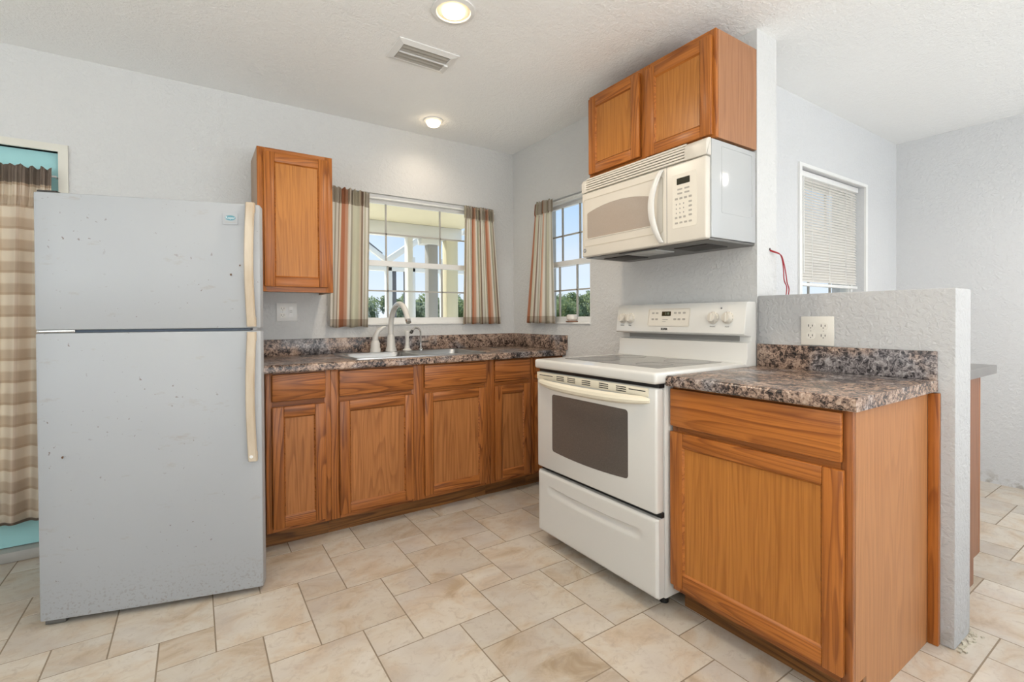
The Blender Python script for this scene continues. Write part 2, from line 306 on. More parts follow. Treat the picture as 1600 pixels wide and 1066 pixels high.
# ------------------------------------------------------------------ builders
def root_of(o):
    while o.parent: o = o.parent
    return o
def thing(name, label, cat, loc=(0, 0, 0), group=None, rot=0):
    o = bpy.data.objects.new(name, None); COL.objects.link(o); o.location = loc; o.rotation_euler.z = rot; o.empty_display_size = .1
    tag(o, label, cat, group); return o
def tag(o, label, cat, group=None):
    o['label'] = label; o['category'] = cat
    if group: o['group'] = group
    return o
class MB:
    def __init__(s, T=None): s.bm = bmesh.new(); s.T = T; s.uv = None
    def _merge(s, b):
        if s.T is not None: bmesh.ops.transform(b, matrix=s.T, verts=b.verts)
        me = bpy.data.meshes.new('tmp'); b.to_mesh(me); b.free(); s.bm.from_mesh(me); bpy.data.meshes.remove(me); return s
    def box(s, x0, x1, y0, y1, z0, z1, bev=0, seg=2, rot=None):
        b = bmesh.new(); bmesh.ops.create_cube(b, size=1)
        bmesh.ops.scale(b, vec=(abs(x1-x0), abs(y1-y0), abs(z1-z0)), verts=b.verts)
        if bev: bmesh.ops.bevel(b, geom=list(b.edges), offset=bev, segments=seg, profile=.5, affect='EDGES')
        if rot: bmesh.ops.rotate(b, cent=(0, 0, 0), matrix=Matrix.Rotation(rot[0], 3, rot[1]), verts=b.verts)
        bmesh.ops.translate(b, vec=((x0+x1)/2, (y0+y1)/2, (z0+z1)/2), verts=b.verts)
        return s._merge(b)
    def prism(s, poly, d0, d1, axes='uvw', bev=0, seg=2):
        """poly in first two axes, extruded along third"""
        b = bmesh.new(); ix = {'x': 0, 'y': 1, 'z': 2, 'u': 0, 'v': 1, 'w': 2}
        a = [ix[c] for c in axes]
        def P(p, d):
            v = [0, 0, 0]; v[a[0]] = p[0]; v[a[1]] = p[1]; v[a[2]] = d; return v
        v0 = [b.verts.new(P(p, d0)) for p in poly]; v1 = [b.verts.new(P(p, d1)) for p in poly]
        n = len(poly)
        f0 = b.faces.new(v0); f1 = b.faces.new(v1[::-1])
        for i in range(n): b.faces.new((v0[i], v1[i], v1[(i+1) % n], v0[(i+1) % n]))
        bmesh.ops.recalc_face_normals(b, faces=b.faces)
        if bev: bmesh.ops.bevel(b, geom=list(f0.edges)+list(f1.edges), offset=bev, segments=seg, profile=.5, affect='EDGES')
        return s._merge(b)
    def ring(s, outer, inner, d0, d1):
        """frame between two polys with the same number of points (u,v), extruded along w"""
        b = bmesh.new(); n = len(outer)
        L = [[b.verts.new((p[0], p[1], d)) for p in q] for q, d in ((outer, d0), (outer, d1), (inner, d1), (inner, d0))]
        for k in range(4):
            A, B = L[k], L[(k+1) % 4]
            for i in range(n): b.faces.new((A[i], A[(i+1) % n], B[(i+1) % n], B[i]))
        bmesh.ops.recalc_face_normals(b, faces=b.faces); return s._merge(b)
    def tube(s, pts, r, seg=10, caps=True):
        b = bmesh.new(); pts = [Vector(p) for p in pts]; rs = r if isinstance(r, (list, tuple)) else [r]*len(pts)
        prev = None; t0 = (pts[1]-pts[0]).normalized(); nrm = t0.orthogonal().normalized()
        for i, p in enumerate(pts):
            t = (pts[min(i+1, len(pts)-1)]-pts[max(i-1, 0)]).normalized()
            nrm = (nrm - t*nrm.dot(t)).normalized(); bi = t.cross(nrm)
            c = [b.verts.new(p+(nrm*math.cos(2*PI*k/seg)+bi*math.sin(2*PI*k/seg))*rs[i]) for k in range(seg)]
            if prev:
                for k in range(seg): b.faces.new((prev[k], prev[(k+1) % seg], c[(k+1) % seg], c[k]))
            elif caps: b.faces.new(c[::-1])
            prev = c
        if caps: b.faces.new(prev)
        bmesh.ops.recalc_face_normals(b, faces=b.faces)
        return s._merge(b)
    def lathe(s, prof, c=(0, 0, 0), axis=(0, 0, 1), seg=28):
        b = bmesh.new(); ax = Vector(axis).normalized(); q = Vector((0, 0, 1)).rotation_difference(ax); prev = None
        for (r, z) in prof:
            if r < 1e-6: cur = [b.verts.new(q @ Vector((0, 0, z)) + Vector(c))]
            else: cur = [b.verts.new(q @ Vector((r*math.cos(2*PI*k/seg), r*math.sin(2*PI*k/seg), z)) + Vector(c)) for k in range(seg)]
            if prev:
                for k in range(seg):
                    a = [prev[k % len(prev)], prev[(k+1) % len(prev)], cur[(k+1) % len(cur)], cur[k % len(cur)]]
                    a = list(dict.fromkeys(a))
                    if len(a) > 2: b.faces.new(a)
            prev = cur
        bmesh.ops.recalc_face_normals(b, faces=b.faces); return s._merge(b)
    def quad(s, pts):
        b = bmesh.new(); b.faces.new([b.verts.new(p) for p in pts]); return s._merge(b)
    def grid(s, fn, nu, nv, uvfn=None):
        b = bmesh.new(); uvl = b.loops.layers.uv.new('UVMap') if uvfn else None
        V = [[b.verts.new(fn(i/nu, j/nv)) for i in range(nu+1)] for j in range(nv+1)]
        for j in range(nv):
            for i in range(nu):
                f = b.faces.new((V[j][i], V[j][i+1], V[j+1][i+1], V[j+1][i]))
                if uvl:
                    for lp, (a, c) in zip(f.loops, ((i, j), (i+1, j), (i+1, j+1), (i, j+1))): lp[uvl].uv = uvfn(a/nu, c/nv)
        return s._merge(b)
    def build(s, name, mat, parent=None, label=None, smooth=True, local=False):
        me = bpy.data.meshes.new(name)
        if parent is not None and not local:
            rt_ = root_of(parent); off = Matrix.LocRotScale(rt_.location, rt_.rotation_euler, None).inverted()
            bmesh.ops.transform(s.bm, matrix=off, verts=s.bm.verts)
        s.bm.to_mesh(me); s.bm.free(); me.materials.append(mat)
        if smooth:
            me.polygons.foreach_set('use_smooth', [True]*len(me.polygons)); me.set_sharp_from_angle(angle=math.radians(32))
        o = bpy.data.objects.new(name, me); COL.objects.link(o)
        if parent is not None: o.parent = parent
        if label: o['label'] = label
        return o
def frame(o, u, v, w):
    m = Matrix((u, v, w)).transposed().to_4x4(); m.translation = Vector(o); return m
def FB(x, y, z): return frame((x, y, z), (1, 0, 0), (0, 0, 1), (0, -1, 0))     # faces -y (back run)
def FR(x, y, z): return frame((x, y, z), (0, -1, 0), (0, 0, 1), (-1, 0, 0))    # faces -x (right run)
def rrect(u0, u1, v0, v1, r, n=6, top=0, bot=0, m=14):
    P = []
    def arc(cx, cy, a0):
        for i in range(n+1):
            a = a0+PI/2*i/n; P.append((cx+r*math.cos(a), cy+r*math.sin(a)))
    arc(u1-r, v0+r, -PI/2); arc(u1-r, v1-r, 0)
    if top:
        for i in range(1, m):
            t = i/m; P.append((u1-r+(u0+r-u1+r)*t, v1+top*4*t*(1-t)))
    arc(u0+r, v1-r, PI/2); arc(u0+r, v0+r, PI)
    if bot:
        for i in range(1, m):
            t = i/m; P.append((u0+r+(u1-r-u0-r)*t, v0-bot*4*t*(1-t)))
    return P
def structure(o): o['kind'] = 'structure'; return o
FONT_TMP = []
def text_mesh(name, txt, size, T, mat, parent, ext=.0006, local=False, label=None, bold=0):
    cu = bpy.data.curves.new('tmp_text', 'FONT'); cu.body = txt; cu.size = size; cu.align_x = 'CENTER'; cu.align_y = 'CENTER'; cu.extrude = ext; cu.offset = bold
    o = bpy.data.objects.new('tmp_text', cu); COL.objects.link(o); bpy.context.view_layer.update()
    me = bpy.data.meshes.new_from_object(o.evaluated_get(bpy.context.evaluated_depsgraph_get())); bpy.data.objects.remove(o); bpy.data.curves.remove(cu)
    b = bmesh.new(); b.from_mesh(me); bpy.data.meshes.remove(me)
    mb = MB(T); mb._merge(b); return mb.build(name, mat, parent, label, smooth=False, local=local)

# ------------------------------------------------------------------ room shell
H = 2.446
def wall_grid(name, axis, d0, d1, a0, a1, z0, z1, holes, mat):
    """one wall mesh with rectangular openings; axis 'x': wall runs along x"""
    As = sorted({a0, a1, *[h[0] for h in holes], *[h[1] for h in holes]}); Zs = sorted({z0, z1, *[h[2] for h in holes], *[h[3] for h in holes]})
    solid = lambda i, j: 0 <= i < len(As)-1 and 0 <= j < len(Zs)-1 and not any(h[0]-1e-6 <= As[i] and As[i+1] <= h[1]+1e-6 and h[2]-1e-6 <= Zs[j] and Zs[j+1] <= h[3]+1e-6 for h in holes)
    b = bmesh.new(); cache = {}
    def V(a, d, z):
        k = (round(a, 5), round(d, 5), round(z, 5))
        if k not in cache: cache[k] = b.verts.new((a, d, z) if axis == 'x' else (d, a, z))
        return cache[k]
    for i in range(len(As)-1):
        for j in range(len(Zs)-1):
            if not solid(i, j): continue
            A0, A1, B0, B1 = As[i], As[i+1], Zs[j], Zs[j+1]
            b.faces.new((V(A0, d0, B0), V(A1, d0, B0), V(A1, d0, B1), V(A0, d0, B1))); b.faces.new((V(A0, d1, B0), V(A0, d1, B1), V(A1, d1, B1), V(A1, d1, B0)))
            if not solid(i-1, j): b.faces.new((V(A0, d0, B0), V(A0, d0, B1), V(A0, d1, B1), V(A0, d1, B0)))
            if not solid(i+1, j): b.faces.new((V(A1, d0, B0), V(A1, d1, B0), V(A1, d1, B1), V(A1, d0, B1)))
            if not solid(i, j-1): b.faces.new((V(A0, d0, B0), V(A0, d1, B0), V(A1, d1, B0), V(A1, d0, B0)))
            if not solid(i, j+1): b.faces.new((V(A0, d0, B1), V(A1, d0, B1), V(A1, d1, B1), V(A0, d1, B1)))
    bmesh.ops.recalc_face_normals(b, faces=b.faces)
    m = MB(); m._merge(b); return structure(m.build(name, mat, smooth=False))
TH = .167
WB = (-1.43, -.195, 1.095, 1.985)      # back window opening
WR = (-.897, -.335, 1.095, 1.975)      # right window opening (y range)
WD = (.885, 1.775, .85, 2.035)         # dining window opening
DR = (-3.55, -2.69, .05, 1.968)        # teal door opening
YW, YP, HP = -1.998, -2.683, 1.233
wall_grid('wall_back', 'x', 0, .2, -4.8, TH, 0, H, [WB, (DR[0], DR[1], 0, DR[3])], M_wall)
wall_grid('wall_right', 'y', 0, TH, YW, 0, 0, H, [WR], M_wall)
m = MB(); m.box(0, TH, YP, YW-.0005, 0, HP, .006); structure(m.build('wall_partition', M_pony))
wall_grid('wall_dining_back', 'x', -1.763, -1.56, TH+.0005, 2.5, 0, H, [WD], M_wall2)
wall_grid('wall_dining_right', 'y', 2.351, 2.55, -6.5, -1.5635, 0, H, [], M_wall2)
wall_grid('wall_left', 'y', -5.0, -4.8, -6.5, .2, 0, H, [(-4.4, -2.0, .7, 2.1)], M_wall)
wall_grid('wall_behind', 'x', -6.7, -6.5, -5.0, 2.55, 0, H, [(-3.4, -.4, .02, 2.15), (.25, 2.15, .02, 2.15)], M_wall)
# ceiling with cut-outs for the can lights
CANS = [(-1.21, -1.365), (-.812, -.272)]
m = MB(); m.box(-5.0, 2.55, -6.7, .2, H, H+.12); cl = structure(m.build('ceiling', M_ceil, smooth=False))
for i, (cx, cy) in enumerate(CANS):
    pass
# floor: pinwheel tile, one mesh
def floor():
    b = bmesh.new(); lay = b.faces.layers.float.new('tile_value')
    L, Sm, g = .309, .166, .0022
    x0, y0 = -1.780, -1.446
    X0, X1, Y0, Y1 = -4.8, 2.351, -6.5, 0.0
    def tile(ax, ay, s):
        xa, xb, ya, yb = max(ax+g, X0), min(ax+s-g, X1), max(ay+g, Y0), min(ay+s-g, Y1)
        if xb-xa < .01 or yb-ya < .01: return
        if xa > TH and ya > -1.77: return
        v = random.random(); c = .0005
        top = [b.verts.new(p) for p in ((xa+c, ya+c, 0), (xb-c, ya+c, 0), (xb-c, yb-c, 0), (xa+c, yb-c, 0))]
        bot = [b.verts.new(p) for p in ((xa, ya, -.0014), (xb, ya, -.0014), (xb, yb, -.0014), (xa, yb, -.0014))]
        fs = [b.faces.new(top)]+[b.faces.new((bot[i], bot[(i+1) % 4], top[(i+1) % 4], top[i])) for i in range(4)]
        for f in fs: f[lay] = v
    for i in range(-30, 31):
        for j in range(-30, 31):
            ax, ay = x0+i*L+j*Sm, y0-i*Sm+j*L
            if X0-.4 < ax < X1+.1 and Y0-.4 < ay < Y1+.1:
                tile(ax, ay, L); tile(ax+L, ay+L-Sm, Sm)
    n = len(b.faces)
    for (a0, a1, b0, b1) in ((X0, X1, Y0, -1.763), (X0, TH, -1.763, Y1)):
        f = b.faces.new([b.verts.new(p) for p in ((a0, b0, -.0010), (a1, b0, -.0010), (a1, b1, -.0010), (a0, b1, -.0010))]); f.material_index = 1
    me = bpy.data.meshes.new('floor'); b.to_mesh(me); b.free(); me.materials.append(M_tile); me.materials.append(M_grout)
    o = bpy.data.objects.new('floor', me); COL.objects.link(o); return structure(o)
floor()
# ------------------------------------------------------------------ windows
def sash_window(name, T, W_, Hh, zr, cols, rows_u, rows_l, fd=.05):
    """u 0..W_, v 0..Hh, w towards the room; frame set back; zr = height of the meeting rail"""
    fr = MB(T); t = .028
    rc = lambda a, b_, c, d: [(a, c), (b_, c), (b_, d), (a, d)]
    fr.ring(rc(0, W_, 0, Hh), rc(t, W_-t, t, Hh-t), -fd-.05, -fd+.02)
    f = structure(fr.build(name, M_vinyl, smooth=False))
    def sash(nm, v0, v1, w, rows, rail_t, rail_b):
        s = MB(T); s.ring(rc(t, W_-t, v0, v1), rc(t+.022, W_-t-.022, v0+rail_b, v1-rail_t), w-.012, w+.012); so = s.build(nm, M_vinyl, f, smooth=False)
        mu = MB(T); iw = W_-2*t
        for i in range(1, cols): u = W_*i/cols; mu.box(u-.005, u+.005, v0+rail_b, v1-rail_t, w-.006, w+.006)
        for j in range(1, rows): v = v0+(v1-v0)*j/rows; mu.box(t+.022, W_-t-.022, v-.005, v+.005, w-.006, w+.006)
        mu.build('muntin', M_munt, so, smooth=False)
        g = MB(T); g.box(t+.02, W_-t-.02, v0+rail_b-.002, v1-rail_t+.002, w-.0015, w+.0015); g.build('pane', M_glass, so, smooth=False)
    sash('upper_sash', zr-.018, Hh-t, -fd-.03, rows_u, .022, .034)
    sash('lower_sash', t, zr+.018, -fd-.002, rows_l, .036, .022)
    return f
w1 = sash_window('window_1', FB(WB[0], 0, WB[2]), WB[1]-WB[0], WB[3]-WB[2], .425, 3, 2, 2)
w2 = sash_window('window_2', FR(0, WR[1], WR[2]), WR[1]-WR[0], WR[3]-WR[2], .425, 3, 2, 2)
w3 = sash_window('window_3', FB(WD[0], -1.763, WD[2]), WD[1]-WD[0], WD[3]-WD[2], .58, 3, 2, 3, .09)
for (nm, a) in (('trim_1', (WB[0]+.0, WB[1], -.012, .05, WB[2]-.0, WB[2]+.012)), ):
    m = MB(); m.box(*a, .003); structure(m.build(nm, M_white))
m = MB(); m.box(-.012, .05, WR[0], WR[1], WR[2], WR[2]+.012, .003); structure(m.build('trim_2', M_white))
# dining window casing: thin white surround
m = MB(FB(0, -1.763, 0)); rc = lambda a, b_, c, d: [(a, c), (b_, c), (b_, d), (a, d)]
m.ring(rc(WD[0]-.03, WD[1]+.03, WD[2]-.03, WD[3]+.02), rc(WD[0], WD[1], WD[2], WD[3]), 0, .012); structure(m.build('trim_3', M_white, smooth=False))
# windows / sliding doors behind the camera (frames only, daylight comes through)
for i, (a, c) in enumerate(((-3.4, -.4), (.25, 2.15))):
    m = MB(FB(0, -6.55, 0)); m.ring(rc(a, c, .02, 2.15), rc(a+.05, c-.05, .07, 2.1), -.05, .03); structure(m.build('door_%d' % (i+2), M_vinyl, smooth=False))
m = MB(frame((-4.85, 0, 0), (0, 1, 0), (0, 0, 1), (1, 0, 0))); m.ring(rc(-4.4, -2.0, .7, 2.1), rc(-4.35, -2.05, .75, 2.05), -.05, .03); structure(m.build('window_4', M_vinyl, smooth=False))
# teal door on the left with casing
m = MB(FB(0, 0, 0)); rq = lambda a, b_, c_, d: [(a, c_), (b_, c_), (b_, d), (a, d)]
m.ring(rq(DR[0], DR[1], .055, DR[3]), rq(DR[0]+.13, DR[1]-.13, .36, 1.80), -.075, -.03); d1 = structure(m.build('door_1', M_teal, smooth=False))
m = MB(); m.box(DR[0]+.12, DR[1]-.12, .05, .054, .35, 1.81); m.build('pane', M_glass, d1, smooth=False)
m = MB(FB(0, 0, 0)); m.ring(rc(DR[0]-.04, DR[1]+.036, -.0, DR[3]+.036), rc(DR[0], DR[1], -.0, DR[3]), -.07, .012); structure(m.build('trim_4', flat('aged_casing', (.72, .70, .62), .55, var=.08), smooth=False))
m = MB(); m.box(DR[0], DR[1], -.03, .12, 0, .05, .006); structure(m.build('trim_5', M_therm))

# ------------------------------------------------------------------ cabinets
def door(T, root, u0, u1, v0, v1, w=.02, st=.052, g='z', hz='x', key=('p', 'f')):
    P, F = key
    pn = MB(T); pn.box(u0+st-.006, u1-st+.006, v0+st-.006, v1-st+.006, w*.15, w*.55)
    p = pn.build('door', MO[P+'z'], root)
    for a, b_ in ((u0, u0+st), (u1-st, u1)):
        s = MB(T); s.box(a, b_, v0, v1, .0008, w, .0035); s.build('stile', MO[F+'z'], p)
    for a, b_ in ((v0, v0+st), (v1-st, v1)):
        s = MB(T); s.box(u0+st, u1-st, a, b_, .001, w-.001, .0035); s.build('rail', MO[F+hz], p)
    # inner bead
    s = MB(T); i0, i1, j0, j1 = u0+st, u1-st, v0+st, v1-st; t = .006
    b = bmesh.new()
    for (A, B, Cc, D) in (((i0, j0), (i1, j0), (i1-t, j0+t), (i0+t, j0+t)), ((i1, j0), (i1, j1), (i1-t, j1-t), (i1-t, j0+t)), ((i1, j1), (i0, j1), (i0+t, j1-t), (i1-t, j1-t)), ((i0, j1), (i0, j0), (i0+t, j0+t), (i0+t, j1-t))):
        b.faces.new([b.verts.new((*A, w*.92)), b.verts.new((*B, w*.92)), b.verts.new((*Cc, w*.56)), b.verts.new((*D, w*.56))])
    s._merge(b); s.build('bead', MO[F+hz], p, smooth=False)
    return p
def drawer(T, root, u0, u1, v0, v1, hz='x', key='f', w=.02):
    s = MB(T); s.box(u0, u1, v0, v1, .0008, w, .006, 2); return s.build('drawer_front', MO[key+hz], root)
def faceframe(T, root, W_, v0, v1, stiles, rails, hz, key='f', th=.019):
    """stiles: list of (u0,u1); rails: (v0,v1)"""
    for a, b_ in stiles:
        s = MB(T); s.box(a, b_, v0, v1, -th, 0, .001); s.build('frame_stile', MO[key+'z'], root)
    us = sorted(stiles)
    for (a, b_) in rails:
        for k_ in range(len(us)-1):
            if us[k_+1][0]-us[k_][1] > .01:
                s = MB(T); s.box(us[k_][1], us[k_+1][0], a, b_, -th, -.0003); s.build('frame_rail', MO[key+hz], root)
FBZ, FTZ = .092, .876
def base_cab(root, T, W_, D, stiles, hz, kick=True, sides=(M_side, M_side)):
    faceframe(T, root, W_, FBZ, FTZ, stiles, [(FBZ, .135), (.690, .735), (.835, FTZ)], hz)
    for k_, (a, b_) in enumerate(((0, .016), (W_-.016, W_))):
        s = MB(T); s.prism([(-D, 0.001), (-.089, 0.001), (-.089, FBZ), (-.0195, FBZ), (-.0195, FTZ), (-D, FTZ)], a, b_, 'wvu'); s.build('side_panel', sides[k_], root, smooth=False)
    s = MB(T); s.box(.017, W_-.017, FBZ, FBZ+.016, -D, -.0195); s.build('bottom_panel', M_side, root)
    s = MB(T); s.box(.017, W_-.017, FBZ+.018, FTZ, -D, -D+.008); s.build('back_panel', M_side, root)
    s = MB(T); s.box(0, W_, .0005, FBZ-.001, -.088, -.070); s.build('toe_kick', M_kick if hz == 'y' else M_kickx, root)
YF = -.61
# narrow cabinet beside the fridge
c = thing('base_cabinet', 'narrow oak base cabinet with one drawer beside the refrigerator', 'cabinet', (-1.70, -.3, 0))
T = FB(-1.857, YF, 0); base_cab(c, T, .302, .60, [(0, .03), (.270, .302)], 'x')
drawer(T, c, .026, .275, .735, .868); door(T, c, .026, .275, .112, .708)
c = thing('sink_base_cabinet', 'wide oak sink cabinet with two doors under the steel sink', 'cabinet', (-1.07, -.3, 0))
T = FB(-1.554, YF, 0); base_cab(c, T, .964, .60, [(0, .045), (.440, .526), (.920, .964)], 'x')
drawer(T, c, .040, .449, .735, .868); drawer(T, c, .515, .927, .735, .868)
door(T, c, .040, .449, .112, .708); door(T, c, .515, .927, .112, .708)
c = thing('base_cabinet', 'narrow oak base cabinet with one drawer right of the sink cabinet', 'cabinet', (-.43, -.3, 0))
T = FB(-.589, YF, 0); base_cab(c, T, .315, .60, [(0, .03), (.285, .315)], 'x')
drawer(T, c, .026, .297, .735, .868); door(T, c, .026, .297, .112, .708)
c = thing('corner_base_cabinet', 'oak corner base cabinet mostly hidden behind the left side of the stove', 'cabinet', (-.14, -.3, 0))
T = FB(-.273, YF, 0); base_cab(c, T, .272, .60, [(0, .03), (.242, .272)], 'x')
drawer(T, c, .022, .25, .735, .868); door(T, c, .022, .25, .112, .708)
# cabinet right of the stove
c = thing('base_cabinet', 'large honey oak base cabinet right of the stove against the half wall', 'cabinet', (-.3, -2.31, 0))
T = FR(-.61, -2.011, 0); base_cab(c, T, .604, .587, [(0, .03), (.574, .604)], 'y')
drawer(T, c, .0, .582, .725, .868, 'y', 'u'); door(T, c, .0, .586, .118, .704, hz='y', st=.054, key=('q', 'u'))
s = MB(); s.box(-.024, -.001, -2.645, -2.6155, .001, .872, .002); s.build('corner_batten', MO['uz'], c)
# wall cabinets
def wall_cab(name, label, T, W_, v0, v1, D, stiles, doors, hz, loc):
    c = thing(name, label, 'cabinet', loc)
    s = MB(T)
    s.box(0, .016, v0, v1, -D, -.0195); s.box(W_-.016, W_, v0, v1, -D, -.0195); s.box(.016, W_-.016, v0+.012, v0+.026, -D, -.0195); s.box(.016, W_-.016, v1-.016, v1, -D, -.0195); s.box(.016, W_-.016, v0+.02, v1-.01, -D, -D+.006)
    s.build('carcass', M_lside if hz == 'x' else M_uside, c, smooth=False)
    faceframe(T, c, W_, v0, v1, stiles, [(v0, v0+.042), (v1-.042, v1)], hz, 'u')
    for d in doors: door(T, c, *d, hz=hz, key=('q', 'u'))
    return c
wall_cab('wall_cabinet', 'single door honey oak wall cabinet beside the striped curtain above the outlet', FB(-1.854, -.31, 0), .387, 1.29, 2.068, .308, [(0, .040), (.347, .387)], [(.030, .360, 1.318, 2.045)], 'x', (-1.65, 0, 1.29))
wall_cab('wall_cabinet', 'two door honey oak wall cabinet above the microwave', FR(-.31, -1.228, 0), .769, 1.895, 2.350, .308, [(0, .034), (.350, .425), (.737, .769)], [(.010, .368, 1.920, 2.330), (.408, .757, 1.905, 2.322)], 'y', (0, -1.61, 1.895))

# ------------------------------------------------------------------ countertops
def counter_poly(front, back, top, bot):
    # rolled front edge in (depth, z); front < back
    r = .014; P = [(back, bot), (back, top)]
    for i in range(7):
        a = PI/2+PI/2*i/6; P.append((front+r+r*math.cos(a), top-r+r*math.sin(a)))
    P.append((front, bot+.006)); P.append((front+.004, bot)); return P
CT, CB = .916, .8775
SX0, SX1, SY0, SY1 = -1.425, -.585, -.575, -.085
c = thing('countertop', 'long brown granite look countertop under the window holding the steel sink', 'countertop', (-.93, -.32, CB))
m = MB()
m.prism(counter_poly(-.648, SY0+.012, CT, CB), -1.868, -.001, 'yzx')
m.box(-1.868, SX0+.012, SY0+.012, -.001, CB, CT); m.box(SX1-.012, -.001, SY0+.012, -.001, CB, CT); m.box(SX0+.012, SX1-.012, SY1-.012, -.001, CB, CT)
bmesh.ops.remove_doubles(m.bm, verts=m.bm.verts, dist=1e-5)
m.build('slab', M_lam, c)
m = MB(); m.box(-1.868, -.0215, -.021, -.001, CT, 1.016, .003); m.build('backsplash', M_lam, c)
m = MB(); m.box(-.021, -.001, -.668, -.001, CT, 1.016, .003); m.build('side_splash', M_lam, c)
c = thing('countertop', 'short brown granite look countertop right of the stove', 'countertop', (-.32, -2.32, CB))
m = MB(); m.prism(counter_poly(-.648, -.001, CT, CB), -2.637, -2.0075, 'xzy'); m.build('slab', M_lam, c)
m = MB(); m.box(-.021, -.001, -2.637, -2.0075, CT, 1.016, .003); m.build('backsplash', M_lam, c)
# dining side counter behind the half wall
c = thing('dining_countertop', 'grey countertop edge showing beyond the half wall end', 'countertop', (.5, -2.25, CB))
m = MB(); m.prism([(-a, z) for a, z in counter_poly(-.862, -TH-.0015, CT, CB)], -2.612, -1.765, 'xzy'); m.build('slab', M_lam2, c)
c = thing('dining_base_cabinet', 'brown base cabinet end panel behind the half wall', 'cabinet', (.45, -2.2, 0))
m = MB(); m.prism([(TH+.003, .001), (.60, .001), (.60, .11), (.675, .11), (.675, CB-.002), (TH+.003, CB-.002)], -2.595, -2.579, 'xzy'); m.build('end_panel', M_dside, c, smooth=False)
m = MB(); m.box(.676, .694, -2.595, -1.766, .11, CB-.002, .002); m.build('face_frame', MO['fz'], c)
m = MB(); m.box(TH+.003, .675, -2.578, -1.766, .11, .126); m.box(.58, .598, -2.578, -1.766, .001, .109); m.build('bottom_panel', M_dside, c)

# ------------------------------------------------------------------ sink and taps
c = thing('kitchen_sink', 'double bowl stainless steel drop-in sink under the window', 'sink', ((SX0+SX1)/2, -.33, CT))
def bowl(x0, x1, y0, y1, zt, dep, r=.05):
    m = MB(); b = bmesh.new(); rows = []
    for (ins, z, rr) in ((0, zt, r), (.004, zt-.012, r), (.014, zt-dep+.03, r), (.035, zt-dep, r*.7), (.12, zt-dep-.004, .02)):
        rows.append([b.verts.new((p[0], p[1], z)) for p in rrect(x0+ins, x1-ins, y0+ins, y1-ins, rr, 5)])
    n = len(rows[0])
    for a, bb in zip(rows, rows[1:]):
        for i in range(n): b.faces.new((a[i], a[(i+1) % n], bb[(i+1) % n], bb[i]))
    b.faces.new(rows[-1]); bmesh.ops.recalc_face_normals(b, faces=b.faces); bmesh.ops.reverse_faces(b, faces=b.faces)
    m._merge(b); return m
BL = (SX0+.028, -1.022, SY0+.028, -.175); BR = (-.988, SX1-.028, SY0+.028, -.175)
for bb in (BL, BR):
    bo = bowl(*bb, CT+.003, .17).build('bowl', M_steel, c)
    m = MB(); cx, cy = (bb[0]+bb[1])/2, (bb[2]+bb[3])/2; m.lathe([(.0, 0), (.03, .0), (.045, .004), (.045, 0)], (cx, cy, CT+.003-.174)); m.build('drain', M_chrome, bo)
# deck: plate with two rounded holes
def deck():
    z0, z1 = CT, CT+.006
    m = MB(); N = 5
    o = rrect(SX0, SX1, SY0, SY1, .035, N)
    mid = -1.005
    for (h, oa) in ((BL, rrect(SX0, mid, SY0, SY1, .035, N)), (BR, rrect(mid, SX1, SY0, SY1, .035, N))):
        # square the inner joint so the halves meet
        oo = []
        for (x, y) in oa:
            if abs(x-mid) < .036: oo.append((mid, SY0 if y < (SY0+SY1)/2 else SY1) if False else (mid if abs(x-mid) < .02 else x, y))
            else: oo.append((x, y))
        if h is BL: oo = [((mid, (SY0 if y < -.3 else SY1)) if x > mid-.04 else (x, y)) for x, y in oa]
        else: oo = [((mid, (SY0 if y < -.3 else SY1)) if x < mid+.04 else (x, y)) for x, y in oa]
        ii = rrect(h[0], h[1], h[2], h[3], .05, N)
        b = bmesh.new(); n = len(ii)
        A = [b.verts.new((p[0], p[1], z0)) for p in oo]; B = [b.verts.new((p[0]+(.004 if p[0] < mid-.1 and h is BL and p[0] < SX0+.03 else 0), p[1], z1)) for p in oo]; Cc = [b.verts.new((p[0], p[1], z1)) for p in ii]; D = [b.verts.new((p[0], p[1], z1-.006)) for p in ii]
        for P, Q in ((A, B), (B, Cc), (Cc, D)):
            for i in range(n): b.faces.new((P[i], P[(i+1) % n], Q[(i+1) % n], Q[i]))
        bmesh.ops.remove_doubles(b, verts=b.verts, dist=1e-6); bmesh.ops.recalc_face_normals(b, faces=b.faces)
        m._merge(b)
    return m
deck().build('deck', M_steel, c)
ZD = CT+.0065
c = thing('kitchen_faucet', 'tall white gooseneck faucet at the back of the sink', 'faucet', (-1.06, -.125, ZD))
m = MB(); m.lathe([(0, 0), (.036, 0), (.036, .01), (.028, .035), (.024, .10), (.018, .11), (0, .11)], (-1.06, -.125, ZD)); m.build('base', M_fauc, c)
pts = [(-1.06, -.125, ZD+.10)]
for i in range(19):
    a = PI*i/18*.83; R = .155
    pts.append((-1.06, -.125-R+R*math.cos(a), 1.075+R*math.sin(a)))
l2 = Vector(pts[-1]); t2 = (l2-Vector(pts[-2])).normalized(); pts.append(tuple(l2+t2*.03))
m = MB(); m.tube(pts, [.0175]*(len(pts)-3)+[.017, .016, .018], 14); m.build('spout', M_fauc, c)
e2 = Vector(pts[-1]); m = MB(); m.tube([e2, e2+t2*.018], .0165, 14); m.build('aerator', M_chrome, c)
m = MB(); m.lathe([(0, 0), (.034, 0), (.034, .02), (.030, .028), (.030, .055), (.022, .075), (0, .078)], (-1.165, -.125, ZD)); hb = m.build('handle_base', M_fauc, c)
hp = [(-1.165, -.125, ZD+.07), (-1.163, -.128, ZD+.10), (-1.148, -.135, ZD+.135), (-1.118, -.142, ZD+.158), (-1.102, -.145, ZD+.162)]
